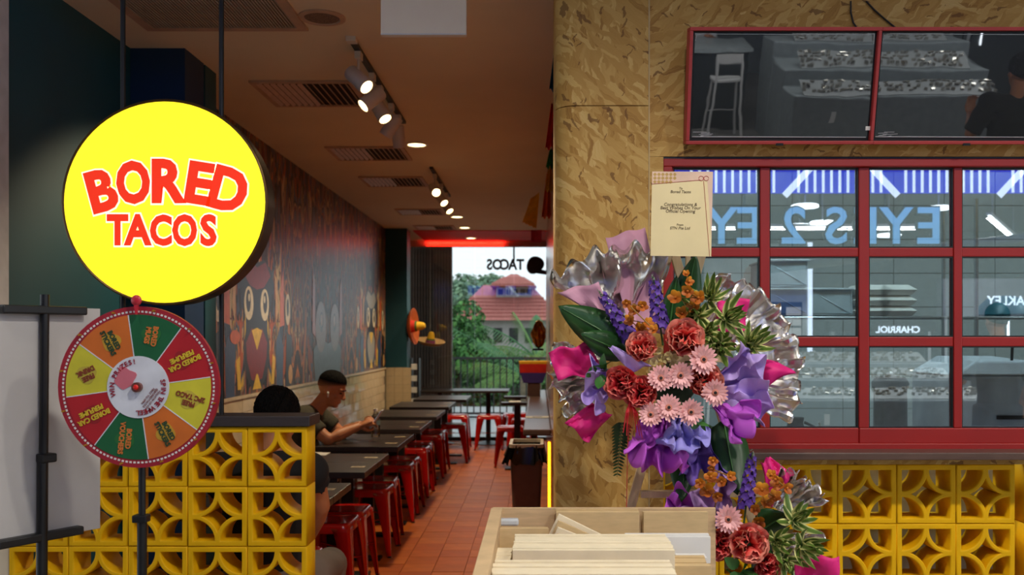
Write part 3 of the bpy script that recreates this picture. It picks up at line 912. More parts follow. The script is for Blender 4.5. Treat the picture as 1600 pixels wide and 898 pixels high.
# ================================================================== mural
def mural_mat():
    m, N, L, b = nodes_of('printed_mural')
    tc = N.new('ShaderNodeTexCoord'); sep = N.new('ShaderNodeSeparateXYZ'); L.new(tc.outputs['Object'], sep.inputs[0])
    def mth(op, a, bb=None, c=None):
        n = N.new('ShaderNodeMath'); n.operation = op
        for i, v in enumerate((a, bb, c)):
            if v is None: continue
            if isinstance(v, (int, float)): n.inputs[i].default_value = v
            else: L.new(v, n.inputs[i])
        return n.outputs[0]
    # fold the picture about upright axes so that it mirrors itself
    u = mth('PINGPONG', mth('SUBTRACT', sep.outputs['Y'], FP*(-XW)/(VX-400) - 5.93), 1.075)
    cmb = N.new('ShaderNodeCombineXYZ'); L.new(u, cmb.inputs[0]); L.new(sep.outputs['Z'], cmb.inputs[1])
    def layer(sx, sz, seed, detail=3):
        mp = N.new('ShaderNodeMapping'); mp.inputs['Scale'].default_value = (sx, sz, 1); mp.inputs['Location'].default_value = (seed, seed*.7, seed)
        L.new(cmb.outputs[0], mp.inputs[0])
        nz = N.new('ShaderNodeTexNoise'); nz.inputs['Scale'].default_value = 1; nz.inputs['Detail'].default_value = detail; nz.inputs['Distortion'].default_value = .6
        L.new(mp.outputs[0], nz.inputs['Vector'])
        return nz.outputs['Fac']
    n1 = layer(5.0, 1.3, 3.3, 2)
    r1 = N.new('ShaderNodeValToRGB'); r1.color_ramp.interpolation = 'CONSTANT'
    cols = [(0, (56, 46, 52)), (.36, (70, 84, 112)), (.41, (36, 32, 36)), (.44, (168, 88, 50)), (.475, (88, 104, 122)), (.505, (48, 42, 48)), (.535, (196, 160, 104)), (.555, (112, 40, 38)), (.59, (74, 96, 104)), (.62, (206, 128, 66)), (.66, (70, 58, 62))]
    r1.color_ramp.elements[0].color = rgb(*cols[0][1]); r1.color_ramp.elements[1].position = cols[1][0]; r1.color_ramp.elements[1].color = rgb(*cols[1][1])
    for p, c in cols[2:]:
        e = r1.color_ramp.elements.new(p); e.color = rgb(*c)
    L.new(n1, r1.inputs[0])
    n2 = layer(9, 1.9, 8.1, 2)
    r2 = N.new('ShaderNodeValToRGB'); r2.color_ramp.interpolation = 'CONSTANT'
    r2.color_ramp.elements[0].color = (0, 0, 0, 1); r2.color_ramp.elements[1].position = .58; r2.color_ramp.elements[1].color = (1, 1, 1, 1)
    L.new(n2, r2.inputs[0])
    r3 = N.new('ShaderNodeValToRGB'); r3.color_ramp.interpolation = 'CONSTANT'
    r3.color_ramp.elements[0].color = rgb(206, 184, 140); r3.color_ramp.elements[1].position = .44; r3.color_ramp.elements[1].color = rgb(184, 92, 52)
    for p, c in ((.5, (52, 78, 120)), (.55, (214, 178, 60)), (.6, (120, 104, 96))):
        e = r3.color_ramp.elements.new(p); e.color = rgb(*c)
    L.new(layer(6, .8, 21.0, 1), r3.inputs[0])
    mix = N.new('ShaderNodeMix'); mix.data_type = 'RGBA'
    L.new(r2.outputs[0], mix.inputs['Factor']); L.new(r1.outputs[0], mix.inputs['A']); L.new(r3.outputs[0], mix.inputs['B'])
    # dark ink lines between the patches
    n4 = layer(11, 2.2, 31.0, 3)
    ln = mth('ABSOLUTE', mth('SUBTRACT', n4, .5))
    lt = mth('LESS_THAN', ln, .017)
    mix2 = N.new('ShaderNodeMix'); mix2.data_type = 'RGBA'; mix2.inputs['B'].default_value = rgb(20, 18, 22)
    L.new(lt, mix2.inputs['Factor']); L.new(mix.outputs['Result'], mix2.inputs['A'])
    L.new(mix2.outputs['Result'], b.inputs['Base Color'])
    b.inputs['Roughness'].default_value = .34
    b.inputs['Specular IOR Level'].default_value = .3
    return m
MY0, MY1 = 4.87, 11.74
mu = thing('mural', 'long dark mural of mirrored cartoon figures on the side wall', 'mural', (XW+.001, 5.93, 1.092))
MB().box(0, .006, MY0-5.93, MY1-5.93, 0, ZC-1.094).build('panel', mural_mat(), mu)
PM_ = {k: pm('mural_ink_'+k, c, .3, var=.15, scale=25) for k, c in
       dict(maroon=(128, 32, 36), ink=(30, 28, 32), white=(224, 212, 186), tan=(206, 160, 98), yellow=(226, 186, 36), navy=(58, 80, 120), orange=(206, 100, 48), grey=(156, 150, 138), steel=(88, 112, 134)).items()}
lay = [0]
def shape(pts, col, name='figure', mirror=None):
    """flat print: points are (distance along the wall from the axis, height above the ledge)"""
    lay[0] += 1
    for s in ((1, -1) if mirror is not None else (1,)):
        m = MB(); n = len(pts); a = mirror or 0
        x0 = .0062+.00006*lay[0]
        q = [(a + s*y, z*.76) for y, z in pts]
        m.add([(x0, y, z) for y, z in q], [tuple(range(n))])
        m.build(name, PM_[col], mu)
def oval(y, z, ry, rz, n=20): return [(y+ry*math.cos(2*math.pi*k/n), z+rz*math.sin(2*math.pi*k/n)) for k in range(n)]
# axis of the red bird figure at wall distance measured from the mural origin
A0 = FP*(-XW)/(VX-400) - 5.93
for A, s in ((A0, 1.0), (A0+4.35, 1.1)):
    first = A == A0
    c1 = 'maroon' if first else 'grey'
    shape([(0, .03), (.10, .03), (.24, .16), (.30, .42), (.20, .66), (.30, .80), (.42, 1.0), (.34, 1.14), (.16, 1.22), (0, 1.17)], 'ink', mirror=A)
    shape([(0, .1), (.12, .12), (.22, .3), (.24, .45), (.12, .58), (0, .56)], c1, mirror=A)
    shape([(0, .93), (.16, .96), (.32, 1.08), (.2, 1.2), (0, 1.13)], c1, mirror=A)
    shape([(.46, .62), (.52, .74), (.50, 1.05), (.42, 1.12), (.45, .9)], 'tan', mirror=A)
    shape(oval(.18, .80, .10, .15), 'white', 'eye', mirror=A)
    shape(oval(.19, .82, .05, .10), 'ink', 'pupil', mirror=A)
    shape(oval(.175, .85, .02, .035), 'white', 'glint', mirror=A)
    shape([(0, .38), (.12, .56), (0, .585)], 'yellow', 'beak', mirror=A)
    shape([(.34, .05), (.41, .05), (.44, .3), (.37, .34)], 'yellow', mirror=A)
    shape([(.47, .0), (.64, .0), (.66, .4), (.55, .58), (.46, .45)], 'navy', mirror=A)
    shape([(.56, .6), (.68, .62), (.66, 1.2), (.57, .95)], 'orange', mirror=A)
    shape(oval(.78, .78, .07, .16), 'white', 'eye', mirror=A)
    shape(oval(.78, .8, .03, .09), 'ink', 'pupil', mirror=A)
    shape([(.72, 0), (.9, 0), (.9, .5), (.74, .56)], 'ink', mirror=A)
    shape(oval(.86, .12, .06, .1), 'tan', mirror=A)
    shape([(0, .03), (.1, .03), (.02, .16), (0, .17)], 'yellow', mirror=A)
A = A0+2.15
shape([(0, 0), (.5, 0), (.56, .35), (.3, .5), (0, .42)], 'steel', mirror=A)
shape(oval(.28, .62, .2, .3), 'grey', mirror=A)
shape(oval(.26, .68, .07, .12), 'ink', 'eye', mirror=A)
shape(oval(.26, .7, .04, .07), 'white', 'glint', mirror=A)
shape(oval(.0, .5, .1, .06), 'orange', 'mouth')
shape([(.48, .5), (.6, .55), (.58, 1.3), (.5, 1.1)], 'orange', mirror=A)

# ================================================================== tables
def make_table():
    t = thing('dining_table', 'x', 'table', (0, 0, 0))
    MB().box(-.62, 0, 0, .40, .715, .75).build('tabletop', M_DARKTOP, t, bevel=.004)
    MB().box(-.62, 0, .404, .80, .715, .75).build('tabletop', M_DARKTOP, t, bevel=.004)
    for y in (.03, .77):
        b = MB().box(-.56, -.115, y-.05, y+.05, 0, .018).build('base_plate', M_BLACK, t, bevel=.003)
        MB().box(-.375, -.295, y-.028, y+.028, .018, .70).build('column', M_BLACK, t, bevel=.004)
        MB().box(-.5, -.15, y-.02, y+.02, .695, .715).build('bearer', M_BLACK, t)
    return t
XT = -.93
TN = [3.80+1.16*k for k in range(7)]
proto_table = make_table()
where = ['nearest the block partition', 'second from the block partition', 'third from the partition, with the man', 'fourth from the partition', 'fifth from the partition', 'sixth from the partition', 'seventh, next to the back table']
for k, y in enumerate(TN):
    o = proto_table if k == 0 else dup(proto_table)
    o.location = (XT if k < 6 else -.84, y, 0)
    o['label'] = 'dark dining table along the side wall, ' + where[k]; o['group'] = 'dark tables along the side wall'
# square paper table stickers
sk = [MB().box(-.038, .038, -.026, .026, 0, .0012).mesh('table_sticker', pm('buff_card', (186, 168, 136), .6))]
for k, y in enumerate(TN[:6]):
    for j, yy in enumerate((.2, .6)):
        o = link('table_sticker', sk[0]); o.location = (XT-.075, y+yy, .7502)
        tag(o, 'small buff sticker on the %s half of the %s' % (('near', 'far')[j], ('table nearest the partition', 'second table from the partition', 'third table from the partition', 'fourth table from the partition', 'fifth table from the partition', 'sixth table from the partition')[k]), 'sticker', 'stickers on the tabletops')
        pr_ = MB().box(-.026, .026, -.013, .013, .0012, .0014).build('print', pm('faint_print', (130, 112, 88), .6), o)

# ================================================================== red metal stools
def make_stool():
    t = thing('metal_stool', 'x', 'stool', (0, 0, 0))
    def sq(h, r, n=5):
        p = []
        for (sx, sy, a0) in ((1, 1, 0), (-1, 1, 90), (-1, -1, 180), (1, -1, 270)):
            for k in range(n+1):
                a = math.radians(a0+90*k/n)
                p.append((sx*(h-r)+r*math.cos(a), sy*(h-r)+r*math.sin(a)))
        return p
    rings = [(sq(.025, .02), .447), (sq(.125, .03), .447), (sq(.14, .035), .450), (sq(.149, .04), .445), (sq(.153, .04), .432), (sq(.158, .04), .398)]
    m = MB(); n = len(rings[0][0])
    vs = [(x, y, z) for p, z in rings for x, y in p]
    fs = [(i*n+k, i*n+(k+1) % n, (i+1)*n+(k+1) % n, (i+1)*n+k) for i in range(len(rings)-1) for k in range(n)]
    m.add(vs, fs); m.add([(x, y, .447) for x, y in sq(.025, .02)], [tuple(range(n))])
    m.build('seat', M_STOOL, t, smooth=50)
    for sx in (-1, 1):
        for sy in (-1, 1):
            a, b = .158, .188          # half widths at apron and at the floor
            wt, wb_ = .085, .022
            m = MB()
            vs = []
            for (h, z, w) in ((a-.002, .425, .10), (a, .395, .085), (a+.008, .31, .068), (b-.002, .02, wb_+.002), (b, 0, wb_)):
                c = .012
                vs += [(sx*(h-w), sy*h, z), (sx*(h-c), sy*h, z), (sx*h, sy*(h-c), z), (sx*h, sy*(h-w), z)]
            fs = [(i*4+k, i*4+k+1, (i+1)*4+k+1, (i+1)*4+k) for i in range(4) for k in range(3)]
            m.add(vs, fs)
            lg = m.build('leg', M_STOOL, t, smooth=30, solid=.004)
            MB().cbox((sx*(b-.008), sy*(b-.008), .005), (.022, .022, .01)).build('rubber_foot', M_BLACKP, lg)
    m = MB(); 
    for s in (1, -1):
        m.box(-.235, .235, -.011, .011, .205, .209, Matrix.Rotation(s*math.pi/4, 4, 'Z'))
    m.build('cross_brace', M_STOOL, t)
    return t
ps = make_stool()
spots = []
for k, y in enumerate(TN[:6]):
    nm = ('table nearest the partition', 'second table from the partition', 'third table from the partition', 'fourth table from the partition', 'fifth table from the partition', 'sixth table from the partition')[k]
    spots.append((XT-.255+random.uniform(-.015, .015), y+.262, random.uniform(-.05, .05), 'red metal stool under the near half of the '+nm, 'red stools along the aisle'))
    spots.append((XT-.255+random.uniform(-.015, .015), y+.60, random.uniform(-.05, .05), 'red metal stool under the far half of the '+nm, 'red stools along the aisle'))
spots += [(-1.02, 3.50, .05, 'red metal stool by the block partition with a seated person on it', 'red stools along the aisle'),
          (-1.09, 12.28, .0, 'red metal stool at the back table, left one facing the aisle', 'red stools at the back'),
          (-.655, 12.28, .0, 'red metal stool at the back table, right one facing the aisle', 'red stools at the back'),
          (-.325, 10.66, .06, 'red metal stool by the right wall, beyond the bin', 'red stools at the back'),
          (-.19, 11.65, .0, 'red metal stool by the right wall near the back glazing', 'red stools at the back'),
          (-.30, 12.55, .3, 'red metal stool at the foot of the back glazing on the right', 'red stools at the back'),
          (-1.02, 11.02, .0, 'red metal stool under the seventh table', 'red stools along the aisle')]
for i, (x, y, r, l, g) in enumerate(spots):
    o = ps if i == 0 else dup(ps)
    o.location = (x, y, 0); o.rotation_euler = (0, 0, r); o['label'] = l; o['group'] = g

# back table and the two small ones on the right
def pedestal_table(loc, w, d, label, n=1):
    t = thing('pedestal_table', label, 'table', loc, group='pedestal tables at the back')
    MB().box(-w/2, w/2, -d/2, d/2, .72, .75).build('tabletop', M_DARKTOP, t, bevel=.004)
    for k in range(n):
        x = 0 if n == 1 else (-w*.27 + w*.54*k)
        MB().lathe([(.20, 0), (.20, .012), (.09, .035), (.04, .045)], 28, Matrix.Translation((x, 0, 0))).build('base', M_BLACK, t, smooth=True)
        MB().cyl((x, 0, .04), .034, .68, 18).build('column', M_BLACK, t, smooth=True)
        MB().box(x-.14, x+.14, -.14, .14, .708, .72).build('bearer', M_BLACK, t)
    return t
pedestal_table(((pxx(652, 12.7)+pxx(796, 12.7))/2, 12.83, 0), pxx(796, 12.5)-pxx(652, 12.5), .62, 'long dark table across the back in front of the glazing', 2)
pedestal_table((-.262, 10.45-.0, 0), .28, .5, 'small dark table by the right wall, behind the red stool') if False else None
for (Y, xa, xb, l) in ((10.25, 783, 823, 'small dark table by the right wall beyond the bin'), (11.3, 787, 822, 'small dark table by the right wall near the back')):
    a, b = pxx(xa, Y), pxx(xb, Y)
    t = thing('side_table', l, 'table', ((a+b)/2, Y+.02, 0), group='small tables by the right wall')
    MB().box((a-b)/2, (b-a)/2, -.02, .15, .72, .75).build('tabletop', M_DARKTOP, t, bevel=.003)
    MB().box(.0, .07, .05, .12, .02, .72).build('column', M_BLACK, t)
    MB().box(-.1, .12, -.0, .17, 0, .02).build('base', M_BLACK, t)

# wall bench behind the tables
t = thing('wall_bench', 'long dark bench along the tiled side wall behind the tables', 'bench', (XW+.01, 4.9, 0))
MB().box(0.01, .34, 0, 6.8, .41, .45).build('seat', M_DARKTOP, t, bevel=.004)
MB().box(.03, .30, 0.02, 6.78, 0, .41).build('bench_base', pm('bench_base', (40, 34, 32), .7), t)

# ================================================================== counter, bin and decorations on the right
t = thing('wall_counter', 'narrow brown counter shelf running along the right wall', 'counter', (-.125, 7.35, 0))
MB().box(0, XR+.122, 0, 5.6, .69, .74).build('countertop', pm('brown_counter', (86, 66, 60), .28, var=.15, scale=12, stretch=(6, 1, 6)), t, bevel=.012)
for y in (.5, 2.6, 4.8):
    MB().box(.06, .10, y, y+.04, 0, .69).build('leg', M_BLACK, t)
tag(MB().box(0, .21, 0, .16, 0, .004).build('paper_menu', M_PAPER, loc=(-.12, 8.4, .741)), 'white paper menu lying on the brown wall counter', 'menu')
pmn = bpy.data.objects['paper_menu']
MB().box(.06, .15, .05, .1, .004, .0045).build('print', M_BLACKP, pmn)
tag(MB().box(0, .13, 0, .2, 0, .004).build('paper_menu', M_PAPER, loc=(pxx(795, 10.3), 10.28, .751)), 'white paper menu on the small table by the right wall', 'menu')

bx_, by_ = pxx(823, 7.05), 7.05
t = thing('trash_bin', 'dark grey rubbish bin lined with a black bag', 'bin', (bx_, by_, 0))
def rbox(mb, w0, d0, z0, w1, d1, z1, r=.03, n=4):
    def ring(w, d, z):
        p = []
        for (sx, sy, a0) in ((1, 1, 0), (-1, 1, 90), (-1, -1, 180), (1, -1, 270)):
            for k in range(n+1):
                a = math.radians(a0+90*k/n)
                p.append((sx*(w-r)+r*math.cos(a), sy*(d-r)+r*math.sin(a), z))
        return p
    A_ = ring(w0, d0, z0); B_ = ring(w1, d1, z1); q = len(A_)
    mb.add(A_+B_, [(k, (k+1) % q, q+(k+1) % q, q+k) for k in range(q)]+[tuple(range(q-1, -1, -1))])
    return ring
m = MB(); rbox(m, .095, .15, 0, .122, .19, .62)
m.build('body', pm('grey_bin_plastic', (96, 84, 78), .5), t, smooth=True)
# lid rim
m = MB()
ringf = rbox(MB(), .1, .1, 0, .1, .1, .1)
A_ = ringf(.128, .2, .655); B_ = ringf(.128, .2, .68); C_ = ringf(.105, .175, .68); D_ = ringf(.105, .175, .655)
q = len(A_); m.add(A_+B_+C_+D_, [(i*q+k, i*q+(k+1) % q, ((i+1) % 4)*q+(k+1) % q, ((i+1) % 4)*q+k) for i in range(4) for k in range(q)])
m.build('rim', pm('pale_rim', (186, 172, 150), .4), t, smooth=40)
def bagf(u, v):
    a = 2*math.pi*u
    w, d = .128+.03*v, .2+.03*v
    c, s = math.cos(a), math.sin(a)
    e = .35
    x = math.copysign(abs(c)**e, c)*w; y = math.copysign(abs(s)**e, s)*d
    wr = 1+.06*math.sin(17*a)*v+.05*math.sin(29*a+2)*v+.03*math.sin(41*a)
    return (x*wr - .012*v, y*wr, .668-.12*v+.02*math.sin(9*a)*v+.008*math.sin(31*a))
MB().grid(bagf, 110, 7).build('bag', pm('black_bag', (26, 25, 24), .22, var=.3), t, smooth=True)

# glowing strip added in place of a yellow reflection by the pillar's inner edge
M_YGL = pm('yellow_reflection_glow', (255, 200, 40), .4, emit=(255, 190, 30), estr=3.2, var=.02)
t = thing('reflection_glow_strip', 'glowing yellow strip in place of a reflection at the pillar edge by the bin', 'light strip', (pxx(857.5, 6.2), 6.2, .12))
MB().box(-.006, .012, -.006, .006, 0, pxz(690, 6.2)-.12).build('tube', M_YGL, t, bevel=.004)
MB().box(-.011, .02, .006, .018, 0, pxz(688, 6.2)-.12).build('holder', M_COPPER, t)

# striped planter on the counter
t = thing('striped_box', 'red, yellow and purple striped box on the far end of the wall counter', 'box', (pxx(833, 11.6), 11.6, .741))
MB().box(-.07, .09, -.09, .09, 0, .18).build('stand', M_LEDGE, t)
def tier(z0, z1, w0, w1, mt, nm):
    m = MB(); m.prism([(-w0, z0), (w0, z0), (w1, z1), (-w1, z1)], -.1, .1); m.build(nm, mt, t, bevel=.004)
tier(.165, .29, .12, .165, pm('purple_felt', (58, 40, 120), .8), 'purple_band')
tier(.29, .40, .165, .17, pm('red_felt', (196, 26, 20), .8), 'red_band')
tier(.40, .435, .17, .175, pm('yellow_felt', (228, 172, 30), .8), 'yellow_band')

# sombreros
def sombrero(loc, axis, label, cols, s=1.0):
    t = thing('sombrero', label, 'hat', loc, group='sombreros at the back')
    M = zframe((0, 0, 0), axis)
    b_, c_, tip, band = cols
    MB().lathe([(0, .0), (.09*s, .0), (.20*s, .012*s), (.27*s, .055*s), (.285*s, .085*s), (.275*s, .085*s), (.20*s, .03*s), (.1*s, .018*s)], 40, M).build('brim', b_, t, smooth=60)
    MB().lathe([(.10*s, .01*s), (.095*s, .05*s), (.085*s, .10*s)], 32, M).build('crown_base', band, t, smooth=True)
    MB().lathe([(.085*s, .10*s), (.075*s, .13*s)], 32, M).build('hat_band', pm('hat_green', (70, 100, 40), .8), t, smooth=True)
    MB().lathe([(.075*s, .13*s), (.055*s, .22*s), (.035*s, .25*s), (0, .255*s)], 32, M).build('crown_tip', tip, t, smooth=True)
hr = pm('hat_red', (196, 44, 30), .8); hy = pm('hat_yellow', (222, 178, 36), .8); hp = pm('hat_purple', (112, 50, 96), .8); hs = pm('hat_straw', (190, 160, 110), .8); hor = pm('hat_orange', (190, 92, 40), .8)
q = px(641, 510, 11.9)
sombrero((-1.66, 11.9, q.z), (1, -.12, .05), 'orange brimmed sombrero with yellow tip mounted on the teal column', (hor, hr, hy, hr), .82)
q = px(672, 536, 12.9)
sombrero((q.x, 12.9, q.z-.02), (.15, -.2, 1), 'straw sombrero with purple crown hung before the slatted wall in place of a reflection', (hs, hp, hy, hp), .72)  # second hat and its string stand in for a reflection in the glazing
so = [o for o in bpy.data.objects if o.name.startswith('sombrero')][-1]
MB().tube([(0, 0, .19), (0, 0, ZC-.012-so.location.z)], .0015, 5).build('string', M_PAPER, so)

# papel picado bunting and foil streamers along the right wall
def film(name, col, rough=.2): return pm(name, col, rough, var=.15, scale=20, coat=.5)
flags = [('red', (210, 40, 24), 5.2, 160, 232, 852, 866), ('green', (40, 140, 50), 6.2, 232, 262, 857, 866), ('yellow', (222, 176, 40), 6.8, 250, 298, 853, 864), ('orange', (210, 90, 30), 7.4, 270, 340, 846, 858), ('teal', (20, 80, 100), 4.1, 60, 140, 862, 868)]
for (nm, col, Y, ya, yb, xa, xb) in flags:
    x1 = XR-.004; x0 = min(pxx(xa, Y), x1-.05); za, zb = pxz(ya, Y), pxz(yb, Y)
    t = thing('foil_streamer', '%s glossy foil streamer hanging on the right wall' % nm, 'streamer', ((x0+x1)/2, Y, zb), group='foil streamers on the right wall')
    w = (x1-x0)/2; h = za-zb
    def ff(u, v, w=w, h=h):
        wd = w*(1-.6*v) 
        return ((u-.5)*2*wd + (w-wd)*.9, .02*math.sin(u*9)+.015*math.sin(v*7), h*v+.012*math.sin(u*14)*(1-v))
    MB().grid(ff, 10, 12).build('foil', film('foil_'+nm, col), t, smooth=True, solid=.002)
    MB().tube([(w*.5, 0, h-.01), (w*.9, 0, h+.03), (x1+.006-(x0+x1)/2, 0, h+.05)], .002, 6).build('string', M_PAPER, t)
# yellow tissue bunting that swings free
Y = 8.4
t = thing('paper_flag', 'yellow cut-paper flag hanging free from the bunting', 'paper flag', px(836, 352, Y))
A_, B_, C_, D_ = px(829, 310, Y), px(843, 300, Y), px(838, 358, Y), px(816, 348, Y)
def ff(u, v):
    p = A_.lerp(B_, u).lerp(D_.lerp(C_, u), v)
    zz = .012*abs(math.sin(u*12)) if v > .92 else 0
    return (p.x-t.location.x, .02*math.sin(v*6+u*3), p.z-t.location.z+zz)
MB().grid(ff, 14, 12).build('flag', film('flag_yellow', (226, 176, 30), .4), t, solid=.001)
MB().tube([B_-t.location, px(850, 292, Y)-t.location, Vector((XR, Y, pxz(285, Y)))-t.location], .0015, 5).build('string', M_PAPER, t)
Y = 10.6
t = thing('paper_flag', 'pink cut-paper flag hanging near the back glazing', 'paper flag', px(838, 378, Y))
def ff(u, v): return (-.06+.12*u, .02*math.sin(4*u), .14-.15*v+.012*abs(math.sin(u*12))*v)
MB().grid(ff, 14, 8).build('flag', film('flag_pink', (200, 40, 90), .4), t, solid=.001)
MB().tube([(.06, 0, .14), (XR-t.location.x, 0, .2)], .0015, 5).build('string', M_PAPER, t)
# gold foil package hung on the right wall
q = px(840, 522, 9.5)
t = thing('gold_foil_parcel', 'crumpled gold foil decoration on the right wall above the striped box', 'decoration', (q.x+.0, 9.5, q.z))
def gf(u, v):
    a = 2*math.pi*u; r = .095*math.sin(math.pi*v)**.6*(1+.18*math.sin(5*a+9*v)+.12*math.sin(9*a-5*v))
    return (r*.7*math.cos(a)+.01, r*.6*math.sin(a), .15-.30*v)
MB().grid(gf, 26, 12).build('foil', pm('gold_foil', (200, 140, 50), .25, metal=.8, var=.3), t, smooth=False)
MB().box(-.05, .06, -.06, .06, -.165, -.145).build('shelf', M_BLACK, t)
# ================================================================== people
M_SKIN = pm('warm_skin', (186, 122, 84), .5, var=.06, scale=20, sub=.15)
M_HAIR = pm('black_hair', (12, 10, 9), .85, var=.5, scale=90, bump=.8, stretch=(1, 1, .3), spec=.15)
M_FADE = pm('cropped_hair', (96, 64, 46), .7, var=.3, scale=120)
def hand(mb, wrist, d, nrm, curl=.6, side=1, L=1.0, spread=1.0):
    """palm, four bent fingers and a thumb; nrm points out of the back of the hand"""
    M = frame(wrist, d, za=nrm)
    P = lambda x, y, z: M @ Vector((x*L, y*L, z*L))
    mb.tube([P(-.03, 0, 0), P(.0, 0, 0), P(.03, 0, .0), P(.07, 0, .0), P(.088, 0, 0)], [.023*L, .027*L, .038*L, .042*L, .036*L], 14, flat=.42)
    for k, (y, l) in enumerate(((-.031, .072), (-.010, .080), (.011, .075), (.031, .060))):
        a = 0; p = Vector((.078, y*spread, .002)); pts = [P(*p)]
        for sgm, fr in enumerate((.46, .30, .24)):
            a += curl*(.8, 1.0, .7)[sgm]
            p = p + Vector((math.cos(a), 0, -math.sin(a)))*l*fr
            pts.append(P(*p))
        mb.tube([P(.05, y*spread*.9, 0)]+pts, [.0085*L, .0088*L, .0082*L, .0078*L, .0068*L], 8)
        mb.ball(pts[-1], .0068*L, 8, 6)
    t = [P(.012, -side*.026, -.004), P(.034, -side*.046, -.016), P(.058, -side*.052, -.028), P(.078, -side*.046, -.036)]
    mb.tube(t, [.014*L, .0115*L, .0098*L, .008*L], 8); mb.ball(t[-1], .008*L, 8, 6)

def head(mb, M, s=1.0):
    B = lambda c, r, sc: mb.ball((0, 0, 0), 1.0, 20, 14, M @ Matrix.Translation(Vector(c)*s) @ Matrix.Diagonal((r*sc[0]*s, r*sc[1]*s, r*sc[2]*s, 1)))
    B((-.012, 0, .030), .1, (.96, .76, .88))
    B((.022, 0, -.035), .1, (.62, .60, .80))
    B((.055, 0, -.090), .1, (.26, .30, .22))
    B((.062, .030, .030), .1, (.22, .30, .13)); B((.062, -.030, .030), .1, (.22, .30, .13))
    B((.052, .036, -.022), .1, (.25, .24, .22)); B((.052, -.036, -.022), .1, (.25, .24, .22))
    mb.tube([M @ Vector((.080*s, 0, .018*s)), M @ Vector((.094*s, 0, -.010*s)), M @ Vector((.104*s, 0, -.027*s))], [.008*s, .010*s, .013*s], 10)
    B((.098, 0, -.030), .1, (.13, .18, .10))
    B((.080, 0, -.056), .1, (.11, .24, .065)); B((.077, 0, -.068), .1, (.11, .21, .075))
    for y in (-1, 1):
        B((-.012, .076*y, -.006), .1, (.20, .07, .32))
def hair_cap(M, s, theta_back, theta_front, grow, mat, parent, name='hair', spike=.0, cz=.036):
    def f(u, v):
        a = 2*math.pi*u
        fr = .5+.5*math.cos(a)
        th = v*(theta_back*(1-fr)+theta_front*fr)
        r = 1+grow*(1-.8*v**4)+spike*(1-v**6)*(math.sin(a*41+v*31)*.5+math.sin(a*57-v*47)*.7)*(.4+.6*v)
        p = Vector((-.012+.098*r*math.sin(th)*math.cos(a), .078*r*math.sin(th)*math.sin(a), cz+.092*r*math.cos(th)))*s
        return M @ p
    return MB().grid(f, 110, 26).build(name, mat, parent, smooth=True, solid=.006)
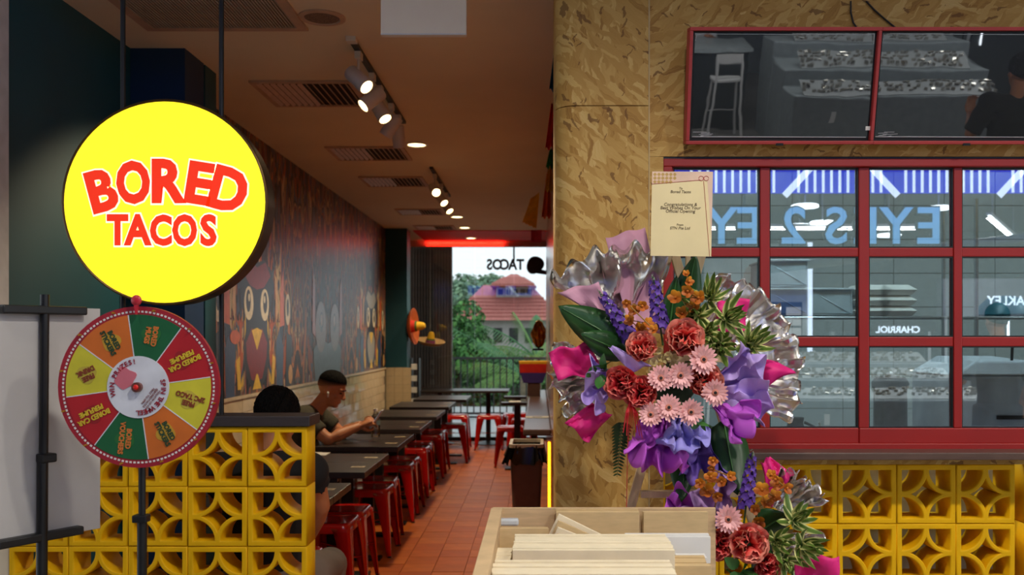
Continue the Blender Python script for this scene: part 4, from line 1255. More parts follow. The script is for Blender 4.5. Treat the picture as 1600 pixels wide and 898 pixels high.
def make_person(label, loc, rotz, J, shirt, pants, pose, skinmat=M_SKIN, shoes=None, hairset=None, headdir=(1, 0, 0), cat='person'):
    t = thing('person', label, cat, loc, rotz)
    mb = MB()
    V = {k: Vector(v) for k, v in J.items()}
    # neck, trunk, limbs in one surface
    mb.tube([V['hip']+Vector((0, 0, .02)), V['waist'], V['chest'], V['chest'].lerp(V['neck'], .6)], [.13, .125, .145, .09], 18, flat=.8)
    mb.tube([V['chest'].lerp(V['neck'], .5), V['neck'], V['neck'].lerp(V['head'], .75)], [.07, .054, .052], 16)
    for s in ('r', 'l'):
        mb.tube([V['chest'].lerp(V['neck'], .55), V['sh_'+s], V['sh_'+s].lerp(V['el_'+s], .35), V['el_'+s], V['el_'+s].lerp(V['wr_'+s], .3), V['wr_'+s]], [.065, .062, .053, .043, .044, .026], 14)
        mb.ball(V['el_'+s], .043, 14, 10)
        mb.tube([V['hip'], V['hp_'+s], V['hp_'+s].lerp(V['kn_'+s], .4), V['kn_'+s], V['kn_'+s].lerp(V['an_'+s], .3), V['an_'+s]], [.08, .085, .075, .055, .055, .036], 14)
        mb.ball(V['kn_'+s], .055, 12, 8)
        h = pose[s]
        hand(mb, V['wr_'+s], h[0], h[1], h[2], h[3])
    HM = frame(V['head'], headdir, za=pose.get('up', (0, 0, 1)))
    head(mb, HM)
    b = mb.build('body', skinmat, t, smooth=True)
    md = b.modifiers.new('remesh', 'REMESH'); md.mode = 'VOXEL'; md.voxel_size = .0055; md.use_smooth_shade = True
    md = b.modifiers.new('smooth', 'SMOOTH'); md.iterations = 3; md.factor = .5
    # clothes
    cl = MB()
    cl.tube([V['hip']+Vector((0, 0, -.0)), V['waist'], V['chest'], V['chest'].lerp(V['neck'], .62), V['neck'].lerp(V['chest'], .12)], [.152, .15, .170, .115, .066], 22, flat=.82)
    for s in ('r', 'l'):
        e = V['sh_'+s].lerp(V['el_'+s], pose.get('sleeve', .78))
        cl.tube([V['chest'].lerp(V['neck'], .5), V['sh_'+s], V['sh_'+s].lerp(V['el_'+s], .4), e], [.085, .080, .073, .066], 16)
        cl.ball(V['sh_'+s], .079, 14, 10)
    c = cl.build('shirt', shirt, t, smooth=True)
    md = c.modifiers.new('remesh', 'REMESH'); md.mode = 'VOXEL'; md.voxel_size = .009; md.use_smooth_shade = True
    md = c.modifiers.new('smooth', 'SMOOTH'); md.iterations = 4; md.factor = .5
    pn = MB()
    pn.tube([V['hip']+(V['waist']-V['hip'])*.35, V['hip'], V['hip']-Vector((0, 0, .04))], [.152, .155, .14], 18, flat=.85)
    for s in ('r', 'l'):
        pn.tube([V['hip'], V['hp_'+s], V['hp_'+s].lerp(V['kn_'+s], .4), V['kn_'+s], V['kn_'+s].lerp(V['an_'+s], .35), V['an_'+s].lerp(V['kn_'+s], .06)], [.1, .106, .096, .074, .07, .058], 16)
        pn.ball(V['kn_'+s], .074, 14, 10)
    c = pn.build('trousers', pants, t, smooth=True)
    md = c.modifiers.new('remesh', 'REMESH'); md.mode = 'VOXEL'; md.voxel_size = .01; md.use_smooth_shade = True
    md = c.modifiers.new('smooth', 'SMOOTH'); md.iterations = 4; md.factor = .5
    for s in ('r', 'l'):
        a = V['an_'+s]
        sh = MB().tube([(a.x-.06, a.y, .045), (a.x, a.y, .05), (a.x+.08, a.y, .04), (a.x+.16, a.y, .03)], [.036, .045, .042, .028], 12)
        sh.build('shoe', shoes or pm('pale_shoe', (196, 180, 150), .6), t, smooth=True)
    for y in (-1, 1):
        MB().ball((0, 0, 0), 1, 12, 8, HM @ Matrix.Translation((.0735, .029*y, .004)) @ Matrix.Diagonal((.010, .014, .006, 1))).build('eye', pm('dark_eye', (30, 22, 18), .2), t, smooth=True)
        MB().tube([HM @ Vector((.083, .014*y, .022)), HM @ Vector((.086, .030*y, .028)), HM @ Vector((.076, .047*y, .022))], [.003, .004, .002], 6).build('eyebrow', M_HAIR, t)
    for hs in hairset or []:
        hair_cap(HM, 1.0, *hs, parent=t) if len(hs) == 4 else hair_cap(HM, 1.0, *hs[:4], t, 'hair', *hs[4:])
    return t, HM

# the man reading his phone
my = 6.45
J = dict(hip=(0, 0, .545), waist=(.0, 0, .68), chest=(.055, 0, .86), neck=(.165, 0, .985), head=(.262, 0, 1.105),
         sh_r=(.09, -.185, .925), el_r=(.285, -.215, .785), wr_r=(.47, -.085, .862), sh_l=(.10, .185, .925), el_l=(.285, .2, .785), wr_l=(.455, .05, .862),
         hp_r=(.04, -.1, .53), kn_r=(.36, -.10, .52), an_r=(.36, -.1, .09), hp_l=(.04, .1, .53), kn_l=(.36, .1, .52), an_l=(.36, .1, .09))
man, HM = make_person('man in a dark olive shirt seated at a table, looking at his phone', (-1.70, my, 0), 0, J,
    pm('olive_shirt', (58, 54, 40), .85, var=.15, scale=30), pm('tan_trousers', (120, 104, 84), .8),
    {'r': ((.85, .35, .38), (-.2, -.85, .45), .75, 1), 'l': ((.85, -.25, .4), (-.2, .85, .45), .75, -1), 'sleeve': .72},
    hairset=[(2.02, 1.26, .002, pm('faded_hair_light', (150, 98, 68), .7)), (1.84, 1.24, .006, pm('faded_hair_mid', (104, 68, 48), .7)), (1.66, 1.21, .011, pm('faded_hair_dark', (56, 38, 28), .8)), (1.46, 1.14, .07, M_HAIR, .03)], headdir=(.93, -.06, -.36))
MB().tube([HM @ Vector((.0, -.086, -.008)), HM @ Vector((.006, -.092, -.016)), HM @ Vector((.014, -.089, -.042))], [.007, .007, .004], 8).build('earbud', M_PAPER, man, smooth=True)
phm = frame((-1.70+.575, my-.02, .905), (.55, 0, .83), za=(-.83, 0, .55))
o = MB().box(-.075, .075, -.036, .036, -.004, .004).build('phone', pm('pale_phone', (196, 196, 200), .3), bevel=.003)
o.matrix_world = phm
tag(o, 'pale mobile phone held up in the seated man\'s hands', 'phone')
MB().box(-.068, .068, -.032, .032, .0042, .0046).build('screen', pm('phone_screen', (160, 180, 200), .2, emit=(150, 175, 205), estr=.8), o)
# the person with their back to the entrance
J = dict(hip=(0, 0, .555), waist=(.02, 0, .69), chest=(.07, 0, .88), neck=(.14, 0, 1.02), head=(.20, 0, 1.135),
         sh_r=(.09, -.155, .95), el_r=(.19, -.172, .80), wr_r=(.34, -.08, .62), sh_l=(.09, .19, .95), el_l=(.25, .24, .80), wr_l=(.42, .12, .79),
         hp_r=(.04, -.1, .54), kn_r=(.36, -.175, .525), an_r=(.30, -.16, .09), hp_l=(.04, .1, .54), kn_l=(.38, .13, .53), an_l=(.32, .15, .09))
make_person('black-haired person in black shirt and grey trousers, back turned, behind the partition', (-1.045, 3.50, 0), math.pi/2, J,
    pm('black_shirt', (20, 20, 22), .9), pm('grey_trousers', (132, 122, 110), .85, var=.08),
    {'r': ((.7, .3, -.6), (.3, -.5, .6), .5, 1), 'l': ((.9, -.2, -.05), (0, 0, 1), .3, -1), 'sleeve': .12},
    hairset=[(2.35, 1.45, .10, M_HAIR, .07)], headdir=(.9, 0, -.4))
# bystander and shop assistant across the walkway (seen only in the reflections)
def standing(label, loc, rz, shirt, pants):
    J = dict(hip=(0, 0, .92), waist=(0, 0, 1.06), chest=(.0, 0, 1.28), neck=(.0, 0, 1.46), head=(.02, 0, 1.60),
             sh_r=(0, -.19, 1.40), el_r=(.05, -.26, 1.14), wr_r=(.25, -.2, 1.25), sh_l=(0, .19, 1.40), el_l=(.0, .27, 1.13), wr_l=(.12, .24, .92),
             hp_r=(0, -.09, .9), kn_r=(.02, -.1, .49), an_r=(0, -.1, .09), hp_l=(0, .09, .9), kn_l=(.02, .1, .49), an_l=(0, .1, .09))
    return make_person(label, loc, rz, J, shirt, pants, {'r': ((.5, .1, .8), (.8, -.2, -.4), .6, 1), 'l': ((.2, 0, -1), (0, .9, 0), .4, -1), 'sleeve': .95},
                       hairset=[(2.3, 1.4, .10, M_HAIR, .03)])
standing('person in black standing across the walkway, mirrored dark in the right screen', (3.55, -.9, 0), -math.pi/2, MATS['black_shirt'], pm('dark_jeans', (26, 28, 34), .9))

# bottle on the man's table
bx2 = Vector((pxx(587, 6.75), 6.75, .7505))
t = thing('water_bottle', 'clear plastic water bottle standing on the table by the man\'s phone', 'bottle', bx2)
M_PET = glass_mat('clear_plastic', (.92, .95, .95, 1), .12, .05)
MB().lathe([(0, .0), (.030, .0), (.032, .006), (.0315, .03), (.030, .034), (.032, .04), (.0315, .06), (.030, .064), (.032, .07), (.032, .12), (.028, .145), (.014, .175), (.0125, .185)], 28).build('body', M_PET, t, smooth=True)
MB().lathe([(.015, .183), (.015, .2), (0, .2)], 20).build('cap', M_PAPER, t, smooth=True)
MB().lathe([(.0325, .085), (.0325, .118)], 28).build('label_band', pm('bottle_label', (120, 150, 160), .5), t)
tag(MB().box(-.1, .1, -.07, .07, 0, .003).build('paper_mat', M_PAPER, loc=(-1.40, 5.72, .7505)), 'white paper mat on the second table in front of the man', 'paper mat')

# ================================================================== plywood stand with paper goods in the foreground
Yb_ = 2.45
bx0, bx1 = pxx(770, Yb_), pxx(1117, Yb_)
bz1 = pxz(792, Yb_)
t = thing('display_bin', 'pale plywood display bin full of paper boxes in the foreground', 'display bin', (bx0, Yb_, 0))
w = bx1-bx0
MB().box(0, w, -.012, .0, 0, bz1).build('back_panel', M_PLY, t, bevel=.001)
MB().box(-.004, .026, -1.0, -.012, 0, bz1).build('side_panel', M_PLY, t, bevel=.001)
MB().box(.026, w, -1.0, -.012, .70, .715).build('bottom_panel', M_PLY, t)
MB().box(w-.012, w, -1.0, -.012, 0, .73).build('side_panel', M_PLY, t)
MB().box(.026, w, -1.012, -1.0, 0, .78).build('front_panel', M_PLY, t)
def stack(label, corners, depth, n, mat, name='carton_stack', thick=None, lean=0):
    """flat cartons stood on edge one behind the other; front face given by its pixel box at depth Y"""
    (xa, ya, xb, yb, Y) = corners
    a = px(xa, ya, Y); b = px(xb, yb, Y)
    t = thing(name, label, 'paper goods', ((a.x+b.x)/2, Y, b.z), rot=(-lean, 0, 0), group='paper goods in the display bin')
    w = (b.x-a.x)/2; h = a.z-b.z
    dpt = depth/n
    for k in range(n):
        o = MB().box(-w+random.uniform(0, .004), w-random.uniform(0, .004), dpt*k+.0004, dpt*(k+1)-.0006, 0, h-random.uniform(0, .005)).build('carton', mat, t, bevel=.0008)
    return t
stack('kraft cartons leaning against the back of the bin', (868, 797, 1000, 850, 2.40), .03, 4, M_KRAFT)
stack('kraft carton with white flap at the right back of the bin', (1004, 797, 1108, 850, 2.41), .02, 3, M_KRAFT)
stack('white flat box standing at the right of the bin', (977, 836, 1112, 880, 2.27), .05, 3, M_PAPER)
stack('small white box under the white flat box', (1056, 868, 1106, 905, 2.20), .04, 2, M_PAPER)
stack('long stack of pale kraft cartons across the front of the bin', (800, 857, 1056, 925, 2.02), .16, 12, M_KRAFTL)
stack('kraft cartons at the left of the bin behind the long stack', (776, 826, 858, 880, 2.27), .05, 5, M_KRAFT, lean=.1)
stack('pale kraft cartons at the front left corner of the bin', (768, 872, 799, 925, 2.04), .12, 6, M_KRAFTL)
stack('pale cartons lying at the very front of the bin', (766, 896, 1060, 960, 1.84), .12, 9, M_KRAFTL)
stack('kraft cartons at the front right of the bin', (1050, 883, 1112, 940, 2.06), .1, 5, M_KRAFT)
# fanned paper bags
q = px(898, 838, 2.22)
t = thing('paper_bag_fan', 'fan of flat kraft paper bags sloping in the middle of the bin', 'paper goods', q)
for k in range(6):
    M = Matrix.Translation((0, -.012*k+.03, -.012*k)) @ Matrix.Rotation(math.radians(26-2*k), 4, 'Y') 
    MB().box(-.055, .065, -.004, .004, -.045, .028, M).build('paper_bag', M_KRAFT if k % 2 else M_KRAFTL, t, bevel=.001)
q = px(797, 815, 2.36)
t = thing('tape_dispenser', 'small clear and silver clip at the left back of the bin', 'clip', q)
MB().box(-.028, .022, -.012, .012, -.009, .009).build('body', pm('clear_grey', (200, 206, 210), .15), t, bevel=.005)
MB().cyl((-.028, 0, -.008), .006, .012, 12).build('spool', M_STEEL, t, smooth=True)

# ================================================================== flower stand
def petal_mat(name, base, mid, tip, L=.05):
    m, N, L_, b = nodes_of(name)
    tc = N.new('ShaderNodeTexCoord'); sep = N.new('ShaderNodeSeparateXYZ'); L_.new(tc.outputs['Object'], sep.inputs[0])
    nz = N.new('ShaderNodeTexNoise'); nz.inputs['Scale'].default_value = 60; L_.new(tc.outputs['Object'], nz.inputs['Vector'])
    ad = N.new('ShaderNodeMath'); ad.operation = 'MULTIPLY_ADD'; ad.inputs[1].default_value = L*.5; L_.new(nz.outputs['Fac'], ad.inputs[0]); L_.new(sep.outputs['Z'], ad.inputs[2])
    mr = N.new('ShaderNodeMapRange'); mr.inputs[1].default_value = L*.2; mr.inputs[2].default_value = L*1.25; L_.new(ad.outputs[0], mr.inputs[0])
    rp = N.new('ShaderNodeValToRGB'); cr = rp.color_ramp
    cr.elements[0].color = rgb(*base); cr.elements[1].color = rgb(*tip); e = cr.elements.new(.6); e.color = rgb(*mid)
    L_.new(mr.outputs[0], rp.inputs[0]); L_.new(rp.outputs[0], b.inputs['Base Color'])
    b.inputs['Roughness'].default_value = .55
    return m
M_ROSE = petal_mat('coral_rose_petal', (196, 40, 44), (230, 92, 82), (240, 158, 136))
M_ROSE2 = petal_mat('crimson_rose_petal', (168, 16, 30), (210, 46, 56), (232, 122, 110))
M_GERB = petal_mat('pink_gerbera_petal', (232, 170, 160), (236, 188, 186), (244, 206, 206), .025)
M_LEAF = pm('dark_leaf', (34, 74, 30), .35, var=.25, scale=18, stretch=(3, 1, 1))
M_LEAF2 = pm('bright_leaf', (58, 110, 44), .4, var=.2, scale=18)
M_STEM = pm('green_stem', (70, 104, 50), .5)
M_WOOD = pm('easel_pine', (206, 180, 140), .6, var=.15, scale=12, stretch=(4, 4, .6))
M_MAG = pm('magenta_paper', (222, 26, 122), .6, var=.06, scale=6)
M_PINK = pm('dusty_pink_paper', (206, 150, 172), .6, var=.05, scale=6)
M_LILAC = pm('lilac_tissue', (194, 166, 232), .65, var=.08, scale=9)
M_PURP = pm('violet_tissue', (192, 88, 206), .65, var=.1, scale=9)
M_BLUEP = pm('periwinkle_tissue', (152, 144, 220), .65, var=.1, scale=9)
M_FOIL = pm('silver_foil', (236, 232, 226), .27, metal=1.0, var=.05, scale=8)
M_STOCK = pm('violet_floret', (88, 50, 150), .6, var=.3, scale=60)
M_ORCH = petal_mat('amber_orchid_petal', (176, 90, 14), (222, 146, 24), (238, 180, 50), .022)
M_CREAM = petal_mat('cream_petal', (206, 186, 120), (236, 222, 176), (244, 236, 206), .02)
def varieg():
    m, N, L, b = nodes_of('variegated_leaf')
    tc = N.new('ShaderNodeTexCoord'); sep = N.new('ShaderNodeSeparateXYZ'); L.new(tc.outputs['Object'], sep.inputs[0])
    ab = N.new('ShaderNodeMath'); ab.operation = 'ABSOLUTE'; L.new(sep.outputs['X'], ab.inputs[0])
    rp = N.new('ShaderNodeValToRGB'); rp.color_ramp.elements[0].position = .0052; rp.color_ramp.elements[0].color = rgb(88, 116, 44)
    rp.color_ramp.elements[1].position = .0066; rp.color_ramp.elements[1].color = rgb(238, 234, 156)
    L.new(ab.outputs[0], rp.inputs[0]); L.new(rp.outputs[0], b.inputs['Base Color']); b.inputs['Roughness'].default_value = .35
    return m
M_VAR = varieg()

def petal_mesh(name, L, W, cup, curl, mat, nu=4, nv=5, tipw=.35, ruffle=0):
    def f(u, v):
        s = (u-.5)*2
        wd = W*(math.sin(math.pi*min(1, .12+v*.72))**.8) if tipw else W*math.sin(math.pi*v)
        x = s*wd
        y = cup*W*(s*s)*(1-.3*v) - curl*L*v*v + ruffle*L*math.sin(s*7+v*3)*v
        return (x, y, L*v*(1-.12*s*s*v))
    m = MB().grid(f, nu, nv)
    return m.mesh(name, mat, smooth=80)
def leaf_mesh(name, L, W, fold, droop, mat, nv=8, point=1.0):
    def f(u, v):
        s = (u-.5)*2
        wd = W*math.sin(math.pi*v**.75)**.8*(1 if v < .98 else .3)
        return (s*wd, fold*abs(s)*wd - droop*L*v*v, L*v)
    return MB().grid(f, 4, nv).mesh(name, mat, smooth=80)
R_OUT = petal_mesh('petal', .058, .034, .30, .38, M_ROSE, 5, 6, ruffle=.05)
R_MID = petal_mesh('petal', .05, .030, .55, .10, M_ROSE, 5, 6, ruffle=.05)
R_IN = petal_mesh('petal', .042, .024, .8, -.12, M_ROSE, 5, 6, ruffle=.06)
R_OUT2 = R_OUT.copy(); R_MID2 = R_MID.copy(); R_IN2 = R_IN.copy()
for me in (R_OUT2, R_MID2, R_IN2): me.materials.clear(); me.materials.append(M_ROSE2)
def rose(p, q, Y, scale, label, crimson=False, face=(0, -1, .25)):
    t = thing('rose', label, 'flower', px(p, q, Y), group='large roses in the flower stand')
    t.rotation_euler = zframe((0, 0, 0), face).to_euler(); t.scale = (scale,)*3
    r = random.Random(p*7+q)
    ms = (R_OUT2, R_MID2, R_IN2) if crimson else (R_OUT, R_MID, R_IN)
    for (me, n, tilt, rad, z) in ((ms[0], 7, 68, .008, .0), (ms[0], 6, 48, .008, .006), (ms[1], 5, 30, .008, .012), (ms[2], 5, 14, .008, .016), (ms[2], 3, 3, .004, .018)):
        a0 = r.random()*6
        for k in range(n):
            a = a0 + 2*math.pi*k/n + r.uniform(-.15, .15)
            o = link('petal', me, t)
            # petal grows along +Z of its own frame and leans outwards
            o.matrix_local = Matrix.Translation((math.cos(a)*rad, math.sin(a)*rad, z)) @ Matrix.Rotation(a-math.pi/2, 4, 'Z') @ Matrix.Rotation(-math.radians(tilt+r.uniform(-8, 8)), 4, 'X') 
    MB().lathe([(.012, -.02), (.02, .0), (.012, .01), (0, .012)], 12).build('calyx', M_STEM, t, smooth=True)
    return t
def gerbera(p, q, Y, R, label, face=(0, -1, .15)):
    t = thing('gerbera', label, 'flower', px(p, q, Y), group='pink gerberas in the flower stand')
    t.rotation_euler = zframe((0, 0, 0), face, roll=p).to_euler()
    me = petal_mesh('p', R*.92, R*.145, .2, .10, M_GERB, 2, 4)
    r = random.Random(p)
    for n, tilt, s, z, nm in ((20, 80, 1, 0, 'outer_petals'), (16, 66, .72, .003, 'inner_petals')):
        m = MB()
        vs = [v.co.copy() for v in me.vertices]; fs = [tuple(pp.vertices) for pp in me.polygons]
        for k in range(n):
            a = 2*math.pi*(k+r.uniform(-.15, .15))/n
            M = Matrix.Translation((0, 0, z)) @ Matrix.Rotation(a, 4, 'Z') @ Matrix.Rotation(-math.radians(tilt+r.uniform(-7, 7)), 4, 'X') @ Matrix.Translation((0, 0, R*.12)) @ Matrix.Scale(s*r.uniform(.93, 1.05), 4)
            m.add(vs, fs, M)
        m.build(nm, pm('pink_gerbera', (238, 178, 176), .55, var=.1, scale=40), t, smooth=80)
    MB().lathe([(R*.26, .004), (R*.24, .009), (R*.12, .011)], 20).build('disc_ring', pm('gerbera_ring', (190, 120, 100), .8, var=.4, scale=200), t)
    MB().lathe([(R*.13, .008), (R*.11, .013), (0, .0135)], 16).build('dark_eye', pm('gerbera_eye', (28, 18, 16), .8), t)
    MB().tube([(0, 0, 0), (0, -.01, -.03), (0, -.03, -.06)], .003, 6).build('stem', M_STEM, t)
    return t
def bigleaf(p0, p1, Y0, Y1, W, label, mat=None, roll=0, fold=.25, droop=.12):
    a, b = px(*p0, Y0), px(*p1, Y1)
    d = b-a
    t = thing('green_leaf', label, 'leaf', a, group='large leaves in the flower stand')
    # local Y is the leaf's back; keep its face to the viewer
    M = frame((0, 0, 0), d.cross(Vector((0, -1, 0))), za=d) 
    t.rotation_euler = (M @ Matrix.Rotation(roll, 4, 'Z')).to_euler()
    L = d.length
    link('blade', leaf_mesh('blade', L, W, fold, droop, mat or M_LEAF, 12), t, solid=.0012)
    MB().tube([(0, -.001, -.03), (0, -.002, 0), (0, -droop*L*.25-.002, L*.5), (0, -droop*L*.9-.002, L*.95)], [.003, .0028, .002, .0006], 6).build('midrib', M_LEAF2, t, smooth=True)
    return t
VL = [leaf_mesh('leaf', l, .0105, .35, dr, M_VAR, 7) for l, dr in ((.062, .25), (.07, .5), (.055, .75))]
def rosette(p, q, Y, n, label, face=(0.1, -1, .3), s=1.0, seed=1):
    t = thing('variegated_foliage', label, 'foliage', px(p, q, Y), group='yellow-edged leaf tufts in the flower stand')
    t.rotation_euler = zframe((0, 0, 0), face).to_euler(); t.scale = (s,)*3
    r = random.Random(seed*13+p)
    for k in range(n):
        a = k*2.4; f = k/n
        o = link('leaf', VL[r.randrange(3)], t)
        o.matrix_local = Matrix.Translation((0, 0, .03*(1-f))) @ Matrix.Rotation(a, 4, 'Z') @ Matrix.Rotation(-math.radians(18+72*f+r.uniform(-8, 8)), 4, 'X') @ Matrix.Scale(r.uniform(.8, 1.15)*(.7+.4*f), 4)
    MB().tube([(0, 0, -.05), (0, 0, .03)], .004, 6).build('stem', M_STEM, t)
    return t
def spike(p0, p1, Y, label, w=.021):
    a, b = px(*p0, Y), px(*p1, Y-.02)
    t = thing('purple_flower_spike', label, 'flower', a, group='purple flower spikes in the flower stand')
    d = b-a; L = d.length
    t.rotation_euler = zframe((0, 0, 0), d).to_euler()
    r = random.Random(p0[0])
    m = MB()
    n = 46
    for k in range(n):
        f = k/n; z = L*.9*f; ww = w*(1-.55*f)
        an = k*2.39
        c = Vector((math.cos(an)*ww, math.sin(an)*ww, z))
        for j in range(5):
            aa = 2*math.pi*j/5+k
            M = zframe(c, (math.cos(an), math.sin(an), .3)) @ Matrix.Rotation(aa, 4, 'Z')
            s = .0135*(1-.4*f)
            m.add([(0, 0, 0), (s*.5, s*.5, .002), (0, s*1.1, .003), (-s*.5, s*.5, .002)], [(0, 1, 2, 3)], M)
    m.build('florets', M_STOCK, t)['kind'] = 'stuff'
    MB().tube([(0, 0, -.05), (0, 0, L*.95)], [.003, .0015], 6).build('stem', M_STEM, t)
    bm_ = MB()
    for k in range(7): bm_.ball((r.uniform(-.004, .004), r.uniform(-.004, .004), L*(.88+.02*k)), .004-.0004*k, 8, 5)
    bm_.build('buds', pm('grey_green_bud', (120, 130, 110), .7), t)
    return t
OP = petal_mesh('p', .022, .009, .3, .15, M_ORCH, 3, 4)
def orchid(pts, Y, label):
    t = thing('orange_orchid_spray', label, 'flower', px(*pts[0], Y), group='orange orchid sprays in the flower stand')
    r = random.Random(pts[0][0])
    loc = t.location.copy()
    P_ = [px(a, b, Y-.01*k)-loc for k, (a, b) in enumerate(pts)]
    MB().tube([Vector((0, .04, -.05))]+P_, .002, 6).build('stem', pm('orchid_stem', (150, 110, 40), .5), t)
    for k, c in enumerate(P_):
        m = MB(); vs = [v.co.copy() for v in OP.vertices]; fs = [tuple(pp.vertices) for pp in OP.polygons]
        F = zframe((0, 0, 0), (r.uniform(-.6, .6), -1, r.uniform(-.2, .5)), roll=r.random()*6)
        sc = r.uniform(.8, 1.15)*(1 if k < len(P_)-2 else .7)
        for j in range(5):
            m.add(vs, fs, F @ Matrix.Rotation(2*math.pi*j/5, 4, 'Z') @ Matrix.Rotation(-math.radians(66+r.uniform(-12, 12)), 4, 'X') @ Matrix.Scale(sc, 4))
        m.ball((0, 0, 0), .004, 8, 6, F @ Matrix.Translation((0, 0, .004)))
        o = m.build('bloom', M_ORCH, t, smooth=80); o.location = c
    return t
def paper_sheet(corners, mat, label, name='wrapping_paper', wave=.01, n=10, seed=0, solid=.001, cat='wrapping paper', group='wrapping papers of the flower stand'):
    """a bent sheet through four corners (pixel x, pixel y, depth)"""
    C4 = [px(*c) for c in corners]
    o_ = sum(C4, Vector())/4
    t = thing(name, label, cat, o_, group=group)
    r = random.Random(seed+int(corners[0][0]))
    ph = [r.random()*6 for _ in range(4)]
    def f(u, v):
        p = C4[0].lerp(C4[1], u).lerp(C4[3].lerp(C4[2], u), v) - o_
        y = wave*(math.sin(u*5+ph[0])*math.cos(v*4+ph[1]) + .5*math.sin(u*11+v*7+ph[2]))
        return (p.x, p.y+y, p.z + .3*wave*math.sin(u*9+ph[3]))
    MB().grid(f, n, n).build('sheet', mat, t, smooth=True, solid=solid)
    return t
def ruffle(centre, a0, a1, R, mat, label, Y, pleats=9, amp=.03, name='tissue_ruffle', r0=.1, toward=.06, cat='tissue paper', sharp=False, jag=.05, seed=3, nu=96, nv=20, group='wrapping papers of the flower stand'):
    """a gathered fan of paper spreading from a point; angles in degrees, 90 is up"""
    c = px(*centre, Y)
    t = thing(name, label, cat, c, group=group)
    r = random.Random(seed+int(centre[0]))
    ph = [r.random()*6 for _ in range(5)]
    R_ = R if callable(R) else (lambda u: R)
    def f(u, v):
        a = math.radians(a0+(a1-a0)*u)
        rr = R_(u)*(r0+(1-r0)*v)*(1+jag*math.sin(u*pleats*5.1+ph[0])*v)
        w = math.sin(u*pleats*2*math.pi+ph[1]+1.5*v)+.5*math.sin(u*pleats*4.7+ph[2]-2*v)
        if sharp: w = (2/math.pi)*math.asin(math.sin(u*pleats*2*math.pi+ph[1]))*1.1 + .35*math.sin(u*31+v*13)
        nn = mnoise.noise_vector(Vector((u*pleats*1.7+ph[0], v*4+ph[1], ph[2])))*amp*(.75 if not sharp else .3)*min(1, v*1.5)
        y = -toward*v*v + amp*v*w*.5 + .25*amp*math.sin(v*9+u*21+ph[3])
        return (rr*math.cos(a)+nn.x, y+nn.y, rr*math.sin(a)+.2*amp*v*math.sin(u*pleats*9+ph[4])+nn.z)
    MB().grid(f, nu, nv).build('sheet', mat, t, smooth=(25 if sharp else True), solid=.0008)
    return t

from mathutils import noise as mnoise
# easel
Ye = 2.72
t = thing('flower_easel', 'pale pine tripod easel carrying the flower arrangements', 'easel', (pxx(1075, Ye), Ye, 0))
ox = t.location.x
def bar(a, b, wx, wy, nm='leg'):
    a, b = Vector(a), Vector(b); d = (b-a)
    M = zframe(a, d, up=(0, 1, 0))
    return MB().box(-wx/2, wx/2, -wy/2, wy/2, 0, d.length, M).build(nm, M_WOOD, t, bevel=.001)
lx = lambda p, q: (pxx(p, Ye)-ox, 0, pxz(q, Ye))
lt_ = Vector(lx(1014, 690)); lb_ = Vector(lx(986, 790)); dd = (lb_-lt_)/(lt_.z-lb_.z)
bar(lt_+dd*(lt_.z), lt_-dd*.55, .026, .02)
bar((-(lt_+dd*lt_.z).x+.02, 0, 0), (-(lt_-dd*.55).x, 0, lt_.z+.55), .026, .02)
bar((0, .24, 0), (0, .03, lt_.z+.5), .026, .02)
bar((lx(1000, 770)[0], -.018, pxz(770, Ye)), (.24, -.018, pxz(768, Ye)), .02, .026, 'cross_bar')
bar((-.12, -.018, pxz(560, Ye)), (.12, -.018, pxz(560, Ye)), .02, .03, 'cross_bar')
bar((0, .0, pxz(700, Ye)), (0, .0, pxz(300, Ye)), .014, .012, 'card_post')
# arrangement bodies
for (p, q, l, rr) in ((1050, 600, 'dark floral foam ball of the upper arrangement', .06), (1185, 845, 'dark floral foam ball of the lower arrangement', .05)):
    m = MB(); m.ball((0, 0, 0), rr, 20, 14, sc=(1.2, .5, 1.0))
    tag(m.build('floral_foam', pm('floral_foam', (26, 44, 24), .9, var=.3, scale=40), loc=px(p, q, 2.69), smooth=True), l, 'floral foam')

# congratulation card
Yc = 2.60
q = px(1065, 334, Yc)
t = thing('greeting_card', 'cream congratulations card with red corner print above the flowers', 'card', (q.x, Yc, q.z), rot=(0, math.radians(1.2), math.radians(-6)))
cw, chh = 47*Yc/FP, 66*Yc/FP
M_CARD = pm('cream_card', (226, 208, 158), .45, var=.04)
MB().box(-cw, cw, 0, .002, -chh, chh).build('card', M_CARD, t)
MB().add([(-cw, -.0004, chh), (cw, -.0004, chh), (cw, -.0004, -chh+.05), (cw*.82, -.0004, chh*.80), (-cw, -.0004, chh*.70)], [(0, 1, 3, 4), (1, 2, 3)]).build('border_band', pm('pinkish_border', (216, 184, 160), .5), t)
M_RLINE = pm('red_print', (160, 40, 36), .5)
MB().tube([(-cw, -.0005, chh*.70), (cw*.6, -.0005, chh*.80)], .0007, 5).build('red_line', M_RLINE, t)
MB().tube([(cw*.70, -.0005, chh*.78), (cw*.95, -.0005, -chh)], .0007, 5).build('red_line', M_RLINE, t)
for s in (-1, 1):
    pts = [(cw*.70+s*(.007+.0065*math.cos(a*s)), -.0006, chh*.84+.0065*math.sin(a)) for a in [6.0*k/16 for k in range(17)]]
    MB().tube(pts, .0009, 5).build('knot_print', M_RLINE, t)
m = MB()
for i in range(6):
    for j in range(3):
        if i+j > 6: continue
        m.cbox((0, 0, 0), (.0075, .0004, .0075), Matrix.Translation((-cw+.008+.011*i, -.0006, chh-.008-.0105*j)) @ Matrix.Rotation(math.pi/4, 4, 'Y'))
m.build('lattice_print', pm('gold_print', (186, 150, 80), .5), t)
M_TX = pm('brown_print', (96, 78, 50), .6)
